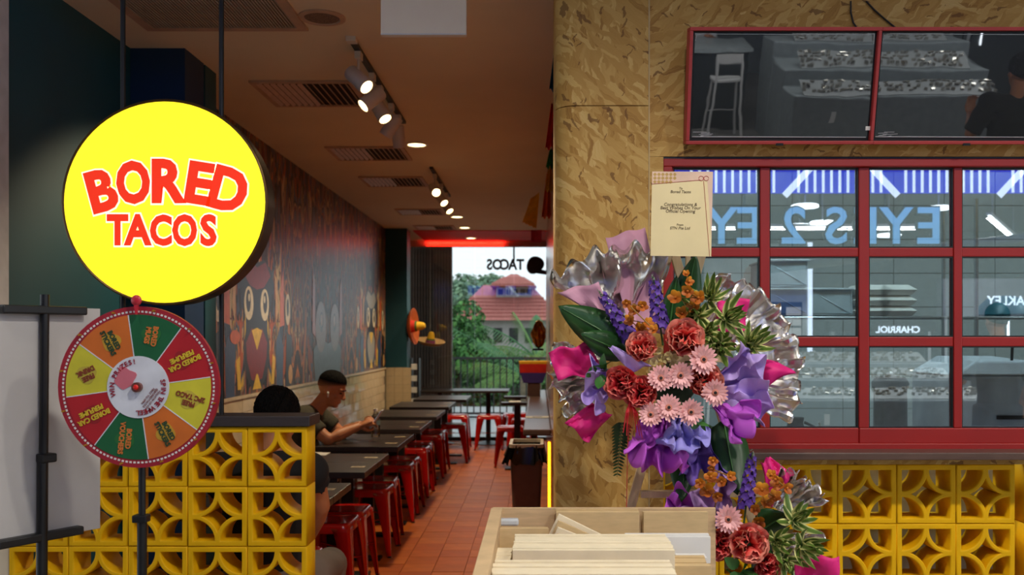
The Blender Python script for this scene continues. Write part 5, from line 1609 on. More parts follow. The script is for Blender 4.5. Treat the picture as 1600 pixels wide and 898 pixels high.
for (s, z, sz) in (('To', .60, .0085), ('Bored Tacos', .52, .011), ('Congratulations &', .22, .0125), ('Best Wishes On Your', .14, .0125), ('Official Opening', .06, .0125), ('From', -.26, .0085), ('STN Pte Ltd', -.34, .011)):
    lettering(s, sz, M_TX, t, at_front(-.004, -.0006, z*chh), extrude=.0002, shear=.15, offset=.0001)

# upper arrangement: papers and foils from the back to the front
def u_(c): return c
ruffle((985, 560), 66, 136, lambda u: .335-.01*u, M_FOIL, 'pleated silver foil fan at the upper left of the flowers', 2.74, pleats=4.3, amp=.075, name='silver_foil_fan', cat='foil', sharp=True, jag=.015, toward=.05, r0=.35)
ruffle((1075, 590), -24, 76, lambda u: .315+.02*math.sin(u*3), M_FOIL, 'pleated silver foil fan at the right of the flowers', 2.75, pleats=12, amp=.035, name='silver_foil_fan', cat='foil', sharp=True, jag=.02, toward=.03, r0=.5)
ruffle((990, 570), 165, 225, .24, M_FOIL, 'crumpled silver foil at the lower left of the flowers', 2.74, pleats=8, amp=.05, name='silver_foil_fan', cat='foil', sharp=True, jag=.05, r0=.4)
paper_sheet(((946, 372, 2.76), (1008, 354, 2.76), (1042, 520, 2.70), (985, 520, 2.70)), M_PINK, 'dusty pink paper sheet rising behind the silver fan', wave=.012)
paper_sheet(((870, 456, 2.66), (935, 440, 2.62), (965, 520, 2.62), (950, 500, 2.66)), M_PINK, 'dusty pink paper flap under the silver fan', wave=.014)
paper_sheet(((857, 548, 2.58), (916, 536, 2.62), (945, 585, 2.64), (872, 592, 2.58)), M_MAG, 'bright magenta paper at the far left of the flowers', wave=.02)
paper_sheet(((925, 626, 2.60), (956, 648, 2.62), (920, 693, 2.58), (882, 658, 2.56)), M_MAG, 'bright magenta paper at the lower left of the flowers', wave=.018)
paper_sheet(((1122, 470, 2.64), (1170, 466, 2.66), (1165, 516, 2.66), (1118, 520, 2.64)), M_MAG, 'square magenta paper behind the yellow-edged leaves', wave=.012)
paper_sheet(((1150, 572, 2.62), (1216, 562, 2.60), (1244, 580, 2.58), (1176, 612, 2.60)), M_MAG, 'bright magenta paper at the far right of the flowers', wave=.018)
paper_sheet(((1062, 425, 2.72), (1075, 410, 2.74), (1082, 450, 2.70), (1066, 455, 2.70)), M_MAG, 'thin magenta paper strip beside the tall leaf under the card', wave=.01)
paper_sheet(((950, 543, 2.54), (962, 540, 2.54), (1018, 570, 2.50), (985, 582, 2.52)), M_LILAC, 'lilac paper fold left of the coral roses', wave=.01)
ruffle((960, 600), 120, 250, .085, M_LILAC, 'lilac tissue ruffle at the left of the flowers', 2.60, pleats=3, amp=.035)
ruffle((1105, 610), -35, 62, .155, M_LILAC, 'large lilac tissue ruffle at the right of the flowers', 2.58, pleats=4, amp=.05, toward=.08)
ruffle((1110, 630), -62, -4, .11, M_PURP, 'violet tissue ruffle below the right gerberas', 2.55, pleats=3, amp=.045, toward=.07)
ruffle((1035, 640), 215, 300, .15, M_PURP, 'violet tissue ruffle at the bottom of the flowers', 2.57, pleats=4, amp=.05, toward=.07)
ruffle((1060, 640), 235, 320, .105, M_BLUEP, 'periwinkle tissue ruffle under the gerberas', 2.55, pleats=4, amp=.04, toward=.06)
ruffle((1085, 650), 250, 300, .17, pm('deep_violet_tissue', (104, 76, 164), .65), 'deep violet tissue hanging below the flowers', 2.63, pleats=3, amp=.04)
# big leaves
bigleaf((990, 545), (873, 478), 2.60, 2.56, .055, 'large glossy leaf pointing left under the pink paper', droop=-.05)
bigleaf((985, 555), (905, 520), 2.59, 2.55, .04, 'large leaf lying under the left glossy leaf', M_LEAF, droop=.1)
bigleaf((1062, 520), (1085, 398), 2.68, 2.68, .045, 'tall dark leaf standing under the card')
bigleaf((1045, 520), (1056, 430), 2.69, 2.68, .03, 'narrow dark leaf behind the purple spike')
bigleaf((1075, 665), (1062, 786), 2.64, 2.58, .045, 'broad leaf hanging below the upper flowers, left one')
bigleaf((1130, 655), (1150, 775), 2.64, 2.58, .06, 'broad leaf hanging below the upper flowers, right one')
bigleaf((1100, 660), (1110, 730), 2.66, 2.62, .04, 'dark leaf hanging between the two broad leaves')
# ivy sprig and fern
def sprig(p, q, Y, label, n=7, L=.05, mat=M_LEAF2, seed=1):
    t = thing('leaf_sprig', label, 'leaf', px(p, q, Y), group='small leaf sprigs in the flower stand')
    r = random.Random(seed)
    me = leaf_mesh('leaf', L, L*.3, .2, .2, mat, 6)
    for k in range(n):
        o = link('leaf', me, t)
        o.matrix_local = zframe((r.uniform(-.012, .012), r.uniform(-.01, .01), r.uniform(-.012, .012)), (math.cos(k*2*math.pi/n), -.5-r.random()*.3, math.sin(k*2*math.pi/n)), roll=r.random()*6)
    return t
sprig(940, 582, 2.55, 'bright ivy sprig at the left of the flowers')
sprig(1092, 660, 2.50, 'small leaf tuft between the lower gerberas', 4, .035, M_LEAF2, 4)
t = thing('fern_frond', 'dark fern frond hanging at the lower left of the flowers', 'fern', px(972, 660, 2.64))
a = Vector((0, 0, 0)); b = px(964, 745, 2.62)-t.location
fm = leaf_mesh('leaflet', .035, .006, .1, .2, M_LEAF, 5)
MB().tube([a, b], [.002, .0008], 6).build('stem', M_STEM, t)
for k in range(16):
    for s in (-1, 1):
        o = link('leaflet', fm, t); c = a.lerp(b, k/16)
        o.matrix_local = zframe(c, (s, -.1, -.55), up=(0, -1, 0)) @ Matrix.Scale(1-.04*k, 4)
# flowers
spike((985, 528), (935, 452), 2.58, 'purple flower spike at the left by the orange orchid')
spike((1032, 512), (1020, 428), 2.58, 'purple flower spike in the upper middle of the flowers', .024)
orchid([(1010, 525), (1000, 515), (985, 500), (1012, 505), (992, 485), (1003, 478), (980, 474), (1022, 515)], 2.55, 'orange orchid spray at the upper left of the flowers')
orchid([(1078, 505), (1066, 490), (1085, 480), (1056, 465), (1092, 465), (1075, 455), (1076, 440), (1072, 428)], 2.57, 'orange orchid spray left of the yellow-edged leaves')
for i, (p, q, Y, n, s, fc, l) in enumerate(((1108, 468, 2.60, 26, .95, (0, -1, .8), 'top'), (1090, 495, 2.58, 24, .95, (-.4, -1, .3), 'left'), (1132, 498, 2.57, 28, 1.0, (.4, -1, .2), 'middle right'),
                                         (1124, 540, 2.55, 28, 1.0, (-.1, -1, -.1), 'lower middle'), (1168, 540, 2.57, 30, 1.05, (.3, -1, .35), 'rightmost'), (1105, 520, 2.56, 20, .85, (0, -1, .1), 'inner'))):
    rosette(p, q, Y, n, '%s tuft of yellow-edged leaves in the upper arrangement' % l, fc, s, i)
rose(1003, 546, 2.53, .80, 'coral rose left of the cream blossoms', False, (-.2, -1, .5))
rose(1068, 532, 2.53, 1.0, 'largest coral rose, top of the upper arrangement', False, (0, -1, .35))
rose(974, 598, 2.53, .85, 'crimson rose at the far left by the lilac tissue', True, (-.5, -1, .1))
rose(1002, 612, 2.52, .85, 'crimson rose left of the middle gerberas', True, (-.2, -1, 0))
rose(1098, 596, 2.54, .9, 'coral rose behind the right gerberas', False, (.2, -1, .1))
# cream blossoms
t = thing('cream_hydrangea', 'small cream blossoms between the coral roses', 'flower', px(1040, 560, 2.52))
me = petal_mesh('p', .014, .008, .2, .2, M_CREAM, 2, 3)
r = random.Random(5)
for k in range(14):
    m = MB(); vs = [v.co.copy() for v in me.vertices]; fs = [tuple(pp.vertices) for pp in me.polygons]
    F = zframe((0, 0, 0), (r.uniform(-.5, .5), -1, r.uniform(-.5, .5)))
    for j in range(4): m.add(vs, fs, F @ Matrix.Rotation(j*math.pi/2, 4, 'Z') @ Matrix.Rotation(-1.2, 4, 'X'))
    o = m.build('blossom', M_CREAM, t, smooth=80); o.location = (r.uniform(-.035, .035), r.uniform(-.012, .006), r.uniform(-.035, .03))
for (p, q, R, l) in ((1098, 562, .041, 'pink gerbera at the upper right, above the others'), (1062, 586, .038, 'pink gerbera in the middle of the top row'), (1032, 591, .037, 'pink gerbera left of the middle one'),
                  (1117, 613, .037, 'pink gerbera at the far right by the lilac tissue'), (1044, 637, .038, 'pink gerbera in the middle of the bottom row'), (1078, 643, .037, 'pink gerbera at the right of the bottom row'), (1017, 648, .034, 'pink gerbera at the left of the bottom row')):
    gerbera(p, q, 2.48, R, l+' in the upper arrangement', (random.uniform(-.2, .2), -1, random.uniform(-.05, .3)))
# red raffia bow
t = thing('red_bow', 'red raffia bow with a long tail at the lower left of the flowers', 'bow', px(985, 632, 2.50))
M_BOW = pm('red_raffia', (190, 22, 34), .4, var=.2, scale=30)
for k in range(9):
    x = -.02+.006*k
    MB().tube([(0, 0, .01), (x*.6, -.012, -.02), (x+.004*math.sin(k), -.006, -.075-.008*(k % 3))], [.003, .0035, .0015], 6, flat=.3).build('loop', M_BOW, t)
MB().tube([(-.005, 0, -.06), (-.008, .004, -.16), (-.010, .006, -.28), (-.012, .0, -.36)], .0028, 6, flat=.4).build('tail', M_BOW, t)

# lower arrangement
paper_sheet(((1188, 722, 2.62), (1205, 712, 2.62), (1236, 738, 2.60), (1205, 795, 2.60)), M_MAG, 'pointed magenta paper behind the lower orchids', wave=.014)
paper_sheet(((1240, 868, 2.50), (1312, 868, 2.48), (1306, 925, 2.48), (1246, 925, 2.50)), M_MAG, 'magenta paper at the lower right corner of the flowers', wave=.016)
ruffle((1150, 830), 100, 175, .17, pm('mauve_tissue', (176, 136, 190), .65, var=.08), 'mauve tissue ruffle over the bin edge in the lower arrangement', 2.60, pleats=3, amp=.04)
ruffle((1120, 830), 130, 180, .18, M_PURP, 'violet pink tissue at the left of the lower arrangement', 2.62, pleats=4, amp=.03)
ruffle((1190, 830), 30, 80, .19, M_FOIL, 'silver foil behind the lower flowers', 2.64, pleats=9, amp=.03, name='silver_foil_fan', cat='foil', sharp=True, r0=.4)
ruffle((1190, 850), -30, 20, .15, M_FOIL, 'silver foil at the right of the lower flowers', 2.62, pleats=8, amp=.03, name='silver_foil_fan', cat='foil', sharp=True, r0=.4)
spike((1165, 795), (1176, 702), 2.54, 'purple flower spike of the lower arrangement', .02)
orchid([(1120, 775), (1104, 766), (1095, 755), (1110, 745), (1128, 752), (1140, 744), (1112, 732), (1114, 720)], 2.53, 'orange orchid spray at the left of the lower arrangement')
orchid([(1185, 815), (1180, 795), (1195, 785), (1210, 775), (1190, 765), (1215, 755), (1228, 762), (1205, 742), (1212, 748)], 2.52, 'orange orchid spray at the right of the lower arrangement')
rosette(1238, 815, 2.50, 22, 'upper tuft of yellow-edged leaves in the lower arrangement', (.2, -1, .5), 1.05, 21)
rosette(1250, 850, 2.48, 24, 'lower tuft of yellow-edged leaves in the lower arrangement', (.3, -1, 0), 1.05, 22)
rosette(1225, 870, 2.48, 18, 'left tuft of yellow-edged leaves in the lower arrangement', (0, -1, -.3), .95, 23)
rose(1166, 848, 2.47, 1.0, 'large coral rose of the lower arrangement', False, (.1, -1, .1))
rose(1124, 848, 2.49, .8, 'crimson rose beside the bin edge', True, (-.3, -1, 0))
gerbera(1137, 811, 2.44, .038, 'single pink gerbera of the lower arrangement', (0, -1, .1))
sprig(1160, 888, 2.46, 'bright leaf sprig under the large lower rose', 5, .055, M_LEAF2, 9)
bigleaf((1150, 900), (1190, 930), 2.5, 2.46, .05, 'dark leaf at the bottom of the lower arrangement')

bigleaf((1185, 830), (1230, 800), 2.56, 2.52, .045, 'dark leaf behind the yellow-edged tufts of the lower arrangement')
bigleaf((1190, 860), (1215, 915), 2.52, 2.48, .045, 'dark leaf under the yellow-edged tufts of the lower arrangement')
rosette(1210, 845, 2.49, 20, 'inner tuft of yellow-edged leaves beside the large lower rose', (.1, -1, .2), .9, 24)
rose(1196, 880, 2.48, .7, 'small crimson rose under the yellow-edged tufts', True, (.1, -1, -.2))
# ================================================================== kitchen behind the serving window
wk = structure(MB().box(.2, 6.5, 5.5, 5.6, 0, ZC).build('wall_kitchen', M_GROUT), 'white tiled kitchen wall')
kt = MB().box(-.148, .148, -.007, 0, -.098, .098).mesh('tile', pm('kitchen_tile', (208, 214, 214), .25, var=.04))
for i in range(12):
    for k in range(8):
        o = link('tile', kt, wk); o.location = (.45+.3*i, 5.5, .95+.2*k)
structure(MB().box(.2, .25, 3.62, 5.5, 0, ZC).build('wall_kitchen_side', M_WHITE), 'white side wall of the kitchen')
structure(MB().box(6.4, 6.5, 3.3, 5.5, 0, ZC).build('wall_kitchen_end', M_WHITE), 'white end wall of the kitchen')
structure(MB().box(.2, 6.5, 3.3, 5.6, -.1, 0).build('floor_kitchen', M_CONC), 'grey kitchen floor')
for i, x in enumerate((1.5, 3.4)):
    t = thing('panel_light', 'flat white kitchen ceiling light, %s one' % ('left', 'right')[i], 'ceiling light', (x, 3.95, ZC))
    MB().box(-.3, .3, -.15, .15, -.03, 0).build('housing', M_PALEMETAL, t)
    MB().box(-.28, .28, -.13, .13, -.033, -.03).build('diffuser', pm('cool_diffuser', (240, 250, 255), .5, emit=(232, 246, 255), estr=1.6), t)
    lamp('panel_glow', 'AREA', (0, 0, -.05), (0, 0, 0), 22, (.78, .95, 1), .5, t, size_y=.25)
t = thing('kitchen_bench', 'stainless kitchen bench behind the serving window', 'bench', (1.9, 3.55, 0))
MB().box(-1.35, 1.6, 0, .55, .92, .96).build('top', M_STEEL, t, bevel=.003)
MB().box(-1.3, 1.55, .02, .53, .3, .32).build('undershelf', M_STEEL, t)
for x in (-1.3, 1.5):
    for y in (.04, .5): MB().cyl((x, y, 0), .02, .92, 12).build('leg', M_STEEL, t)
Yk = 3.85
def kit(p, q, Y): return px(p, q, Y)
a, b = pxx(1437, 3.95), pxx(1572, 3.95)
t = thing('ice_machine', 'grey box machine with a sloping lid on the kitchen bench', 'machine', ((a+b)/2, 3.62, .961))
MB().box(-(b-a)/2, (b-a)/2, 0, .42, 0, .36).build('body', pm('grey_plastic', (196, 204, 218), .5), t, bevel=.012)
m = MB(); w = (b-a)/2+.004; m.add([(-w, -.004, .36), (w, -.004, .36), (w, .425, .36), (-w, .425, .36), (-w*.45, .03, .415), (w*.8, .03, .415), (w*.8, .4, .43), (-w*.45, .4, .43)], [(0, 1, 5, 4), (1, 2, 6, 5), (2, 3, 7, 6), (3, 0, 4, 7), (4, 5, 6, 7), (3, 2, 1, 0)])
m.build('lid', pm('pale_grey_plastic', (208, 214, 224), .45), t, bevel=.008)
MB().box(-.02, .1, -.006, 0, .19, .205).build('handle', M_BLACKP, t)
q = px(1384, 668, 3.9)
t = thing('black_urn', 'black cylinder urn with domed lid on the kitchen bench', 'urn', (q.x, 3.85, .961))
MB().lathe([(0, 0), (.066, 0), (.068, .01), (.066, .30)], 32).build('body', pm('black_gloss', (24, 23, 24), .25, var=.3, stretch=(9, 9, .2)), t, smooth=True)
MB().lathe([(.072, .30), (.074, .32), (.06, .345), (0, .352)], 32).build('lid', M_BLACKP, t, smooth=True)
MB().ball((0, 0, .357), .012, 12, 8).build('knob', M_STEEL, t, smooth=True)
# wire shelf with bowl, clamshells and crates
t = thing('wire_shelf', 'steel wire wall shelf across the kitchen', 'shelf', (2.0, 4.35, 1.57))
m = MB()
for k in range(44): m.tube([(-1.3+.06*k, 0, 0), (-1.3+.06*k, .35, 0)], .002, 5)
for y in (0, .17, .35): m.tube([(-1.32, y, -.006), (1.3, y, -.006)], .004, 6)
m.build('wire_deck', M_STEEL, t)['kind'] = 'stuff'
for x in (-1.3, 0.05, 1.28):
    for y in (0.0, .35): MB().cyl((x, y, -.55), .010, 1.1, 10).build('upright', M_STEEL, t)
    MB().tube([(x, 0, -.005), (x, .35, -.005)], .006, 8).build('rail', M_STEEL, t)
def clamshell(p, n, Y, label, h=.05):
    for k in range(n):
        t = thing('takeaway_box', '%s, %s of its stack' % (label, ('bottom', 'second', 'top')[k] if n == 3 else ('bottom', 'top')[k]), 'takeaway box', (pxx(p, Y), Y+.15, 1.572+.001+k*h*1.02), group='white takeaway boxes on the wire shelf')
        m = MB(); m.add([(-.07, -.07, 0), (.07, -.07, 0), (.07, .07, 0), (-.07, .07, 0), (-.09, -.09, h*.5), (.09, -.09, h*.5), (.09, .09, h*.5), (-.09, .09, h*.5)], [(3, 2, 1, 0), (0, 1, 5, 4), (1, 2, 6, 5), (2, 3, 7, 6), (3, 0, 4, 7)])
        m.build('base', M_PAPER, t)
        m = MB(); m.add([(-.09, -.09, h*.5), (.09, -.09, h*.5), (.09, .09, h*.5), (-.09, .09, h*.5), (-.06, -.06, h), (.06, -.06, h), (.06, .06, h), (-.06, .06, h)], [(0, 1, 5, 4), (1, 2, 6, 5), (2, 3, 7, 6), (3, 0, 4, 7), (4, 5, 6, 7)])
        m.build('lid', M_PAPER, t)
clamshell(1372, 3, 4.4, 'white foam takeaway box in the left stack on the kitchen shelf')
clamshell(1412, 3, 4.4, 'white foam takeaway box in the right stack on the kitchen shelf')
q = px(1578, 488, 4.45)
t = thing('mixing_bowl', 'upturned teal bowl on the kitchen wire shelf', 'bowl', (q.x, 4.5, 1.573))
MB().lathe([(.125, 0), (.13, .008), (.115, .05), (.08, .085), (.03, .098), (0, .1)], 32).build('bowl', pm('teal_plastic', (50, 120, 140), .4), t, smooth=True)
for i, (p, z, c) in enumerate(((1222, .0, (60, 100, 170)), (1222, .135, (196, 214, 226)), (1290, 0, (190, 206, 214)))):
    t = thing('plastic_crate', ('blue crate at the left of the kitchen shelf', 'pale crate stacked on the blue crate', 'pale crate beside the blue crate')[i], 'crate', (pxx(p, 4.45), 4.37, 1.573+z))
    cm = pm('crate_%d' % i, c, .5)
    m = MB()
    m.box(-.1, .1, 0, .3, 0, .008); m.box(-.1, -.092, 0, .3, .008, .12); m.box(.092, .1, 0, .3, .008, .12); m.box(-.092, .092, 0, .008, .008, .12); m.box(-.092, .092, .292, .3, .008, .12)
    m.build('tub', cm, t, bevel=.004)
    MB().box(-.108, .108, -.008, .308, .12, .13).build('lid', pm('crate_lid_%d' % i, (210, 222, 230), .5), t, bevel=.003)
q = px(1243, 655, 3.75)
t = thing('black_jug', 'black jug standing on a white tray behind the window', 'jug', (q.x, 3.75, .977))
MB().lathe([(0, 0), (.035, 0), (.045, .05), (.04, .11), (.03, .15), (.034, .17)], 24).build('body', M_BLACKP, t, smooth=True)
MB().tube([(.036, 0, .15), (.08, 0, .13), (.078, 0, .06), (.042, 0, .04)], .006, 8).build('handle', M_BLACKP, t, smooth=True)
t = thing('white_tray', 'white tray under the black jug behind the window', 'tray', (q.x, 3.75, .961))
MB().box(-.16, .12, -.12, .12, 0, .004).build('base', M_PAPER, t)
m = MB(); m.box(-.165, -.16, -.12, .12, 0, .016); m.box(.12, .125, -.12, .12, 0, .016); m.box(-.165, .125, -.125, -.12, 0, .016); m.box(-.165, .125, .12, .125, 0, .016); m.build('lip', M_PAPER, t)
q = px(1306, 660, 3.7)
t = thing('utensil_caddy', 'grey caddy with a stirring stick beside the black jug', 'caddy', (q.x, 3.72, .961))
m = MB(); m.box(-.06, .06, -.05, .05, 0, .005); m.box(-.06, -.055, -.05, .05, .005, .09); m.box(.055, .06, -.05, .05, .005, .09); m.box(-.055, .055, -.05, -.045, .005, .09); m.box(-.055, .055, .045, .05, .005, .09)
m.build('box', pm('caddy_grey', (130, 140, 150), .5), t); MB().box(-.075, .075, -.06, .06, .088, .094).build('rim', pm('caddy_rim', (170, 180, 186), .4), t) if False else None
MB().tube([(-.02, 0, .02), (-.06, 0, .17)], .005, 8).build('stick', M_PAPER, t)
q = px(1578, 600, 3.9)
tag(MB().tube([px(1582, 540, 3.7), px(1580, 580, 3.7), px(1590, 620, 3.72), px(1580, 668, 3.72), Vector((pxx(1580, 3.72), 3.72, .967))], .006, 8).build('hanging_cable', M_BLACKP, smooth=True), 'black cable hanging beside the grey machine in the kitchen', 'cable')
t = thing('frying_pan', 'black frying pan on the kitchen bench left of the black urn', 'pan', (pxx(1318, 3.95), 3.96, .961))
MB().lathe([(0, 0), (.1, 0), (.12, .03), (.116, .03), (.098, .006)], 28).build('pan', M_BLACKP, t, smooth=True)
MB().tube([(.11, 0, .025), (.28, 0, .05)], .01, 8).build('handle', M_BLACKP, t)

# ================================================================== the optician's across the walkway, mirrored in the glass
M_OG = pm('optician_grey', (130, 138, 138), .5); M_OD = pm('optician_dark', (44, 52, 54), .5)
structure(MB().box(-12, 12, -10, -9.8, 0, 3.3).build('wall_opposite', pm('opposite_wall', (120, 128, 128), .7)), 'back wall of the shop across the walkway')
wo = thing('hanging_shop_sign', 'blue channel letters EYES 2 EYES hung from a bar across the walkway', 'sign', (0, -2.3, 0))
M_CH = pm('pale_blue_letter', (120, 180, 225), .4, emit=(110, 175, 230), estr=1.5)
Dv = 2*YF+2.3
ltr = [('E', 1454), ('Y', 1402), ('E', 1355), ('S', 1308), ('2', 1241), ('E', 1171), ('Y', 1128), ('E', 1080), ('S', 1034)]
zt = CH+(VY-355)/FP*Dv
backf = Matrix.Rotation(math.pi, 4, 'Z') @ FACE_FRONT
for ch, p in ltr:
    x = (p-VX)/FP*Dv
    l = lettering(ch, .475, M_CH, wo, Matrix.Translation((x, .0, zt)) @ backf, offset=.006, extrude=.01, name='letter')
    lettering(ch, .475, M_OD, l, Matrix.Translation((0, 0, -.03)), offset=.022, extrude=.018, name='letter_back')
zb = CH+(VY-302)/FP*Dv
MB().box(.6, 4.2, -.03, .03, zb, zb+.05).build('bar', M_OD, wo)
for x in (.9, 1.9, 2.6, 3.2, 3.9): MB().cyl((x, 0, zt+.2), .012, zb-zt-.2, 8).build('hanger', M_OD, wo)
for x in (.8, 4.0): MB().cyl((x, 0, zb+.05), .012, 3.3-zb-.05, 8).build('hanger', M_OD, wo)
fs_ = thing('striped_fascia', 'illuminated blue fascia with white slats across the walkway', 'fascia', (0, -2.05, 2.77))
MB().box(-5, 8.5, -.06, 0, 0, .40).build('panel', pm('fascia_blue', (4, 30, 160), .5, emit=(0, 30, 190), estr=2.4), fs_)
M_FW = pm('fascia_white', (230, 240, 250), .5, emit=(215, 232, 255), estr=2.4)
fsm = MB().box(-.011, .011, 0, .008, 0, .40).mesh('slat', M_FW)
k = 0; x = -1.0
while x < 6.4:
    if (k % 13) not in (4, 5):
        o = link('slat', fsm, fs_); o.location = (x, 0, 0)
    elif k % 13 == 4:
        m = MB().box(-.03, .03, 0, .008, -.05, .47).build('diagonal_slat', M_FW, fs_); m.location = (x+.05, 0, 0); m.rotation_euler = (0, .75 if (k//13) % 2 else -.75, 0); m.scale = (1, 1, .8)
        if (k//13) % 2: m.location.x -= .0
        m.location.z = .0 if True else 0
    k += 1; x += .074
M_LED = pm('white_led', (255, 255, 255), .4, emit=(235, 245, 255), estr=7.0)
# linear lights
for (xa, ya, xb, yb, z, l) in ((1.7, -4.2, 4.4, -4.2, 2.72, 'front'), (1.7, -4.2, 1.0, -5.8, 2.72, 'left slanting'), (4.6, -3.2, 6.0, -5.4, 2.72, 'right slanting')):
    t = thing('linear_light', '%s white linear light in the shop across the walkway' % l, 'ceiling light', ((xa+xb)/2, (ya+yb)/2, z), group='linear lights in the shop across the walkway')
    dv = Vector((xb-xa, yb-ya, 0))
    t.rotation_euler = (0, 0, math.atan2(dv.y, dv.x))
    L_ = dv.length/2
    MB().box(-L_, L_, -.012, .012, -.012, 0).build('tube', M_LED, t)
    MB().box(-L_, L_, -.028, .028, 0, .03).build('housing', M_PALEMETAL, t)
    lamp('linear_glow', 'AREA', (0, 0, -.03), (0, 0, 0), 45*L_, (.95, .98, 1), 2*L_, t, size_y=.05)
    for s in (-.8, .8): MB().cyl((s*L_, 0, .03), .004, 3.3-z-.03, 6).build('hanger', M_STEEL, t)
for i, (p, q) in enumerate(((1259, 319), (1468, 322), (1286, 345), (1390, 365), (1250, 350))):
    D = 2*YF+3.0+.5*i
    x = (p-VX)/FP*D
    t = thing('round_ceiling_lamp', 'round white lamp in the shop across the walkway, %s to the window' % ('nearest', 'second nearest', 'third nearest', 'fourth nearest', 'farthest')[i], 'ceiling light', (x, -(3.0+.5*i), 3.3), group='round lamps in the shop across the walkway')
    zz = CH+(VY-q)/FP*D-3.3
    MB().cyl((0, 0, zz), .008, -zz, 8).build('stem', M_STEEL, t)
    MB().lathe([(0, zz-.03), (.13, zz-.03), (.14, zz-.01), (.12, zz), (0, zz+.01)], 28).build('shade', M_LED, t, smooth=True)
# walkway downlights that light the shop front
for i, x in enumerate((-3.2, -1.35, .35, 1.75, 3.3, 5.0)):
    t = thing('walkway_downlight', 'round recessed downlight over the walkway, %s from the left' % ('first', 'second', 'third', 'fourth', 'fifth', 'sixth')[i], 'ceiling light', (x, 1.15, 3.3), group='downlights over the walkway')
    MB().lathe([(.10, 0), (.10, -.006), (.08, -.010), (.078, 0)], 28).build('trim_ring', M_PALEMETAL, t, smooth=True)
    MB().lathe([(.078, -.002), (0, -.004)], 24).build('diffuser', M_LED, t)
    lamp('walkway_beam', 'SPOT', (0, 0, -.03), (0, 0, 0), (13, 30, 118, 112, 102, 76)[i], (1, .95, .86), .07, t, math.radians(152), blend=.6)

# display tiers with rows of spectacles
def spectacles_tray(parent, x0, x1, y0, y1, z, slope, seed):
    r = random.Random(seed)
    R = Matrix.Translation((0, y1, z)) @ Matrix.Rotation(-math.radians(24), 4, 'X') @ Matrix.Translation((0, -y1, -z))
    MB().box(x0, x1, y0, y1, z-.01, z, R).build('tray', pm('white_tray_board', (150, 154, 152), .5), parent)
    m = MB()
    n = int((x1-x0)/.05); rows = int((y1-y0)/.07)
    for i in range(n):
        for j in range(rows):
            if r.random() < .3: continue
            x = x0+.03+.05*i+r.uniform(-.01, .01); y = y0+.035+.07*j+r.uniform(-.012, .012)
            m.box(x-.02, x+.018, y-.008, y+.008, z, z+.022+.01*r.random(), R @ Matrix.Translation((x, y, z)) @ Matrix.Rotation(r.uniform(-.6, .6), 4, 'Z') @ Matrix.Rotation(r.uniform(-.5, .5), 4, 'X') @ Matrix.Translation((-x, -y, -z)))
    m.build('spectacles', pm('spectacle_glint', (176, 172, 160), .14, metal=.6, var=.4, scale=90), parent)['kind'] = 'stuff'
t = thing('display_counter', 'tiered grey counter of spectacles across the walkway', 'counter', (0, 0, 0))
MB().box(2.75, 5.05, -4.55, -4.0, 0, .78).build('low_tier', M_OG, t, bevel=.02)
MB().box(2.75, 5.05, -5.15, -4.55, 0, .98).build('middle_tier', M_OG, t, bevel=.02)
MB().box(2.75, 5.05, -5.75, -5.15, 0, 1.16).build('top_tier', M_OG, t, bevel=.02)
spectacles_tray(t, 2.85, 4.95, -4.30, -4.03, .79, 0, 1); spectacles_tray(t, 2.95, 4.85, -4.88, -4.60, .99, 0, 2); spectacles_tray(t, 3.0, 4.8, -5.48, -5.2, 1.17, 0, 3)
MB().box(3.16, 3.22, -4.0, -3.99, .5, .62).build('tag_card', M_PAPER, t)
t = thing('service_desk', 'dark service desk with pale top across the walkway', 'desk', (1.85, -6.1, 0))
MB().box(-.6, .75, -.35, .35, 0, .95).build('body', M_OD, t); MB().box(-.65, .8, -.4, .4, .95, 1.0).build('top', pm('desk_top', (170, 178, 176), .3), t)
t = thing('bar_stool', 'white framed high stool in front of the service desk across the walkway', 'stool', (2.25, -5.3, 0))
wm = M_PALEMETAL
for (a, b) in (((-.2, -.18, 0), (-.15, -.14, .72)), ((.2, -.18, 0), (.15, -.14, .72)), ((-.2, .2, 0), (-.14, .14, 1.02)), ((.2, .2, 0), (.14, .14, 1.02))): MB().tube([a, b], .016, 8).build('leg', wm, t)
MB().box(-.18, .18, -.17, .15, .70, .74).build('seat', wm, t, bevel=.01)
MB().box(-.15, .15, .13, .15, .92, 1.02).build('backrest', wm, t); MB().tube([(-.18, -.16, .3), (.18, -.16, .3)], .012, 8).build('footrest', wm, t)
sit = dict(hip=(0, 0, .66), waist=(0, 0, .80), chest=(.02, 0, 1.0), neck=(.04, 0, 1.16), head=(.07, 0, 1.29), sh_r=(.02, -.19, 1.1), el_r=(.12, -.24, .92), wr_r=(.34, -.12, 1.04), sh_l=(.02, .19, 1.1), el_l=(.12, .24, .92), wr_l=(.34, .12, 1.04),
           hp_r=(.04, -.1, .64), kn_r=(.30, -.12, .62), an_r=(.3, -.12, .09), hp_l=(.04, .1, .64), kn_l=(.30, .12, .62), an_l=(.3, .12, .09))
make_person('shop assistant in a white shirt sitting behind the service desk across the walkway', (2.1, -6.95, 0), math.pi/2, sit, pm('white_shirt', (214, 214, 212), .8), pm('black_trousers', (24, 24, 26), .9),
    {'r': ((.9, .2, 0), (0, 0, 1), .3, 1), 'l': ((.9, -.2, 0), (0, 0, 1), .3, -1), 'sleeve': .9}, hairset=[(2.3, 1.4, .1, M_HAIR, .03)], headdir=(.9, 0, -.4))
t = thing('round_stool', 'dark stool under the shop assistant across the walkway', 'stool', (2.1, -6.95, 0))
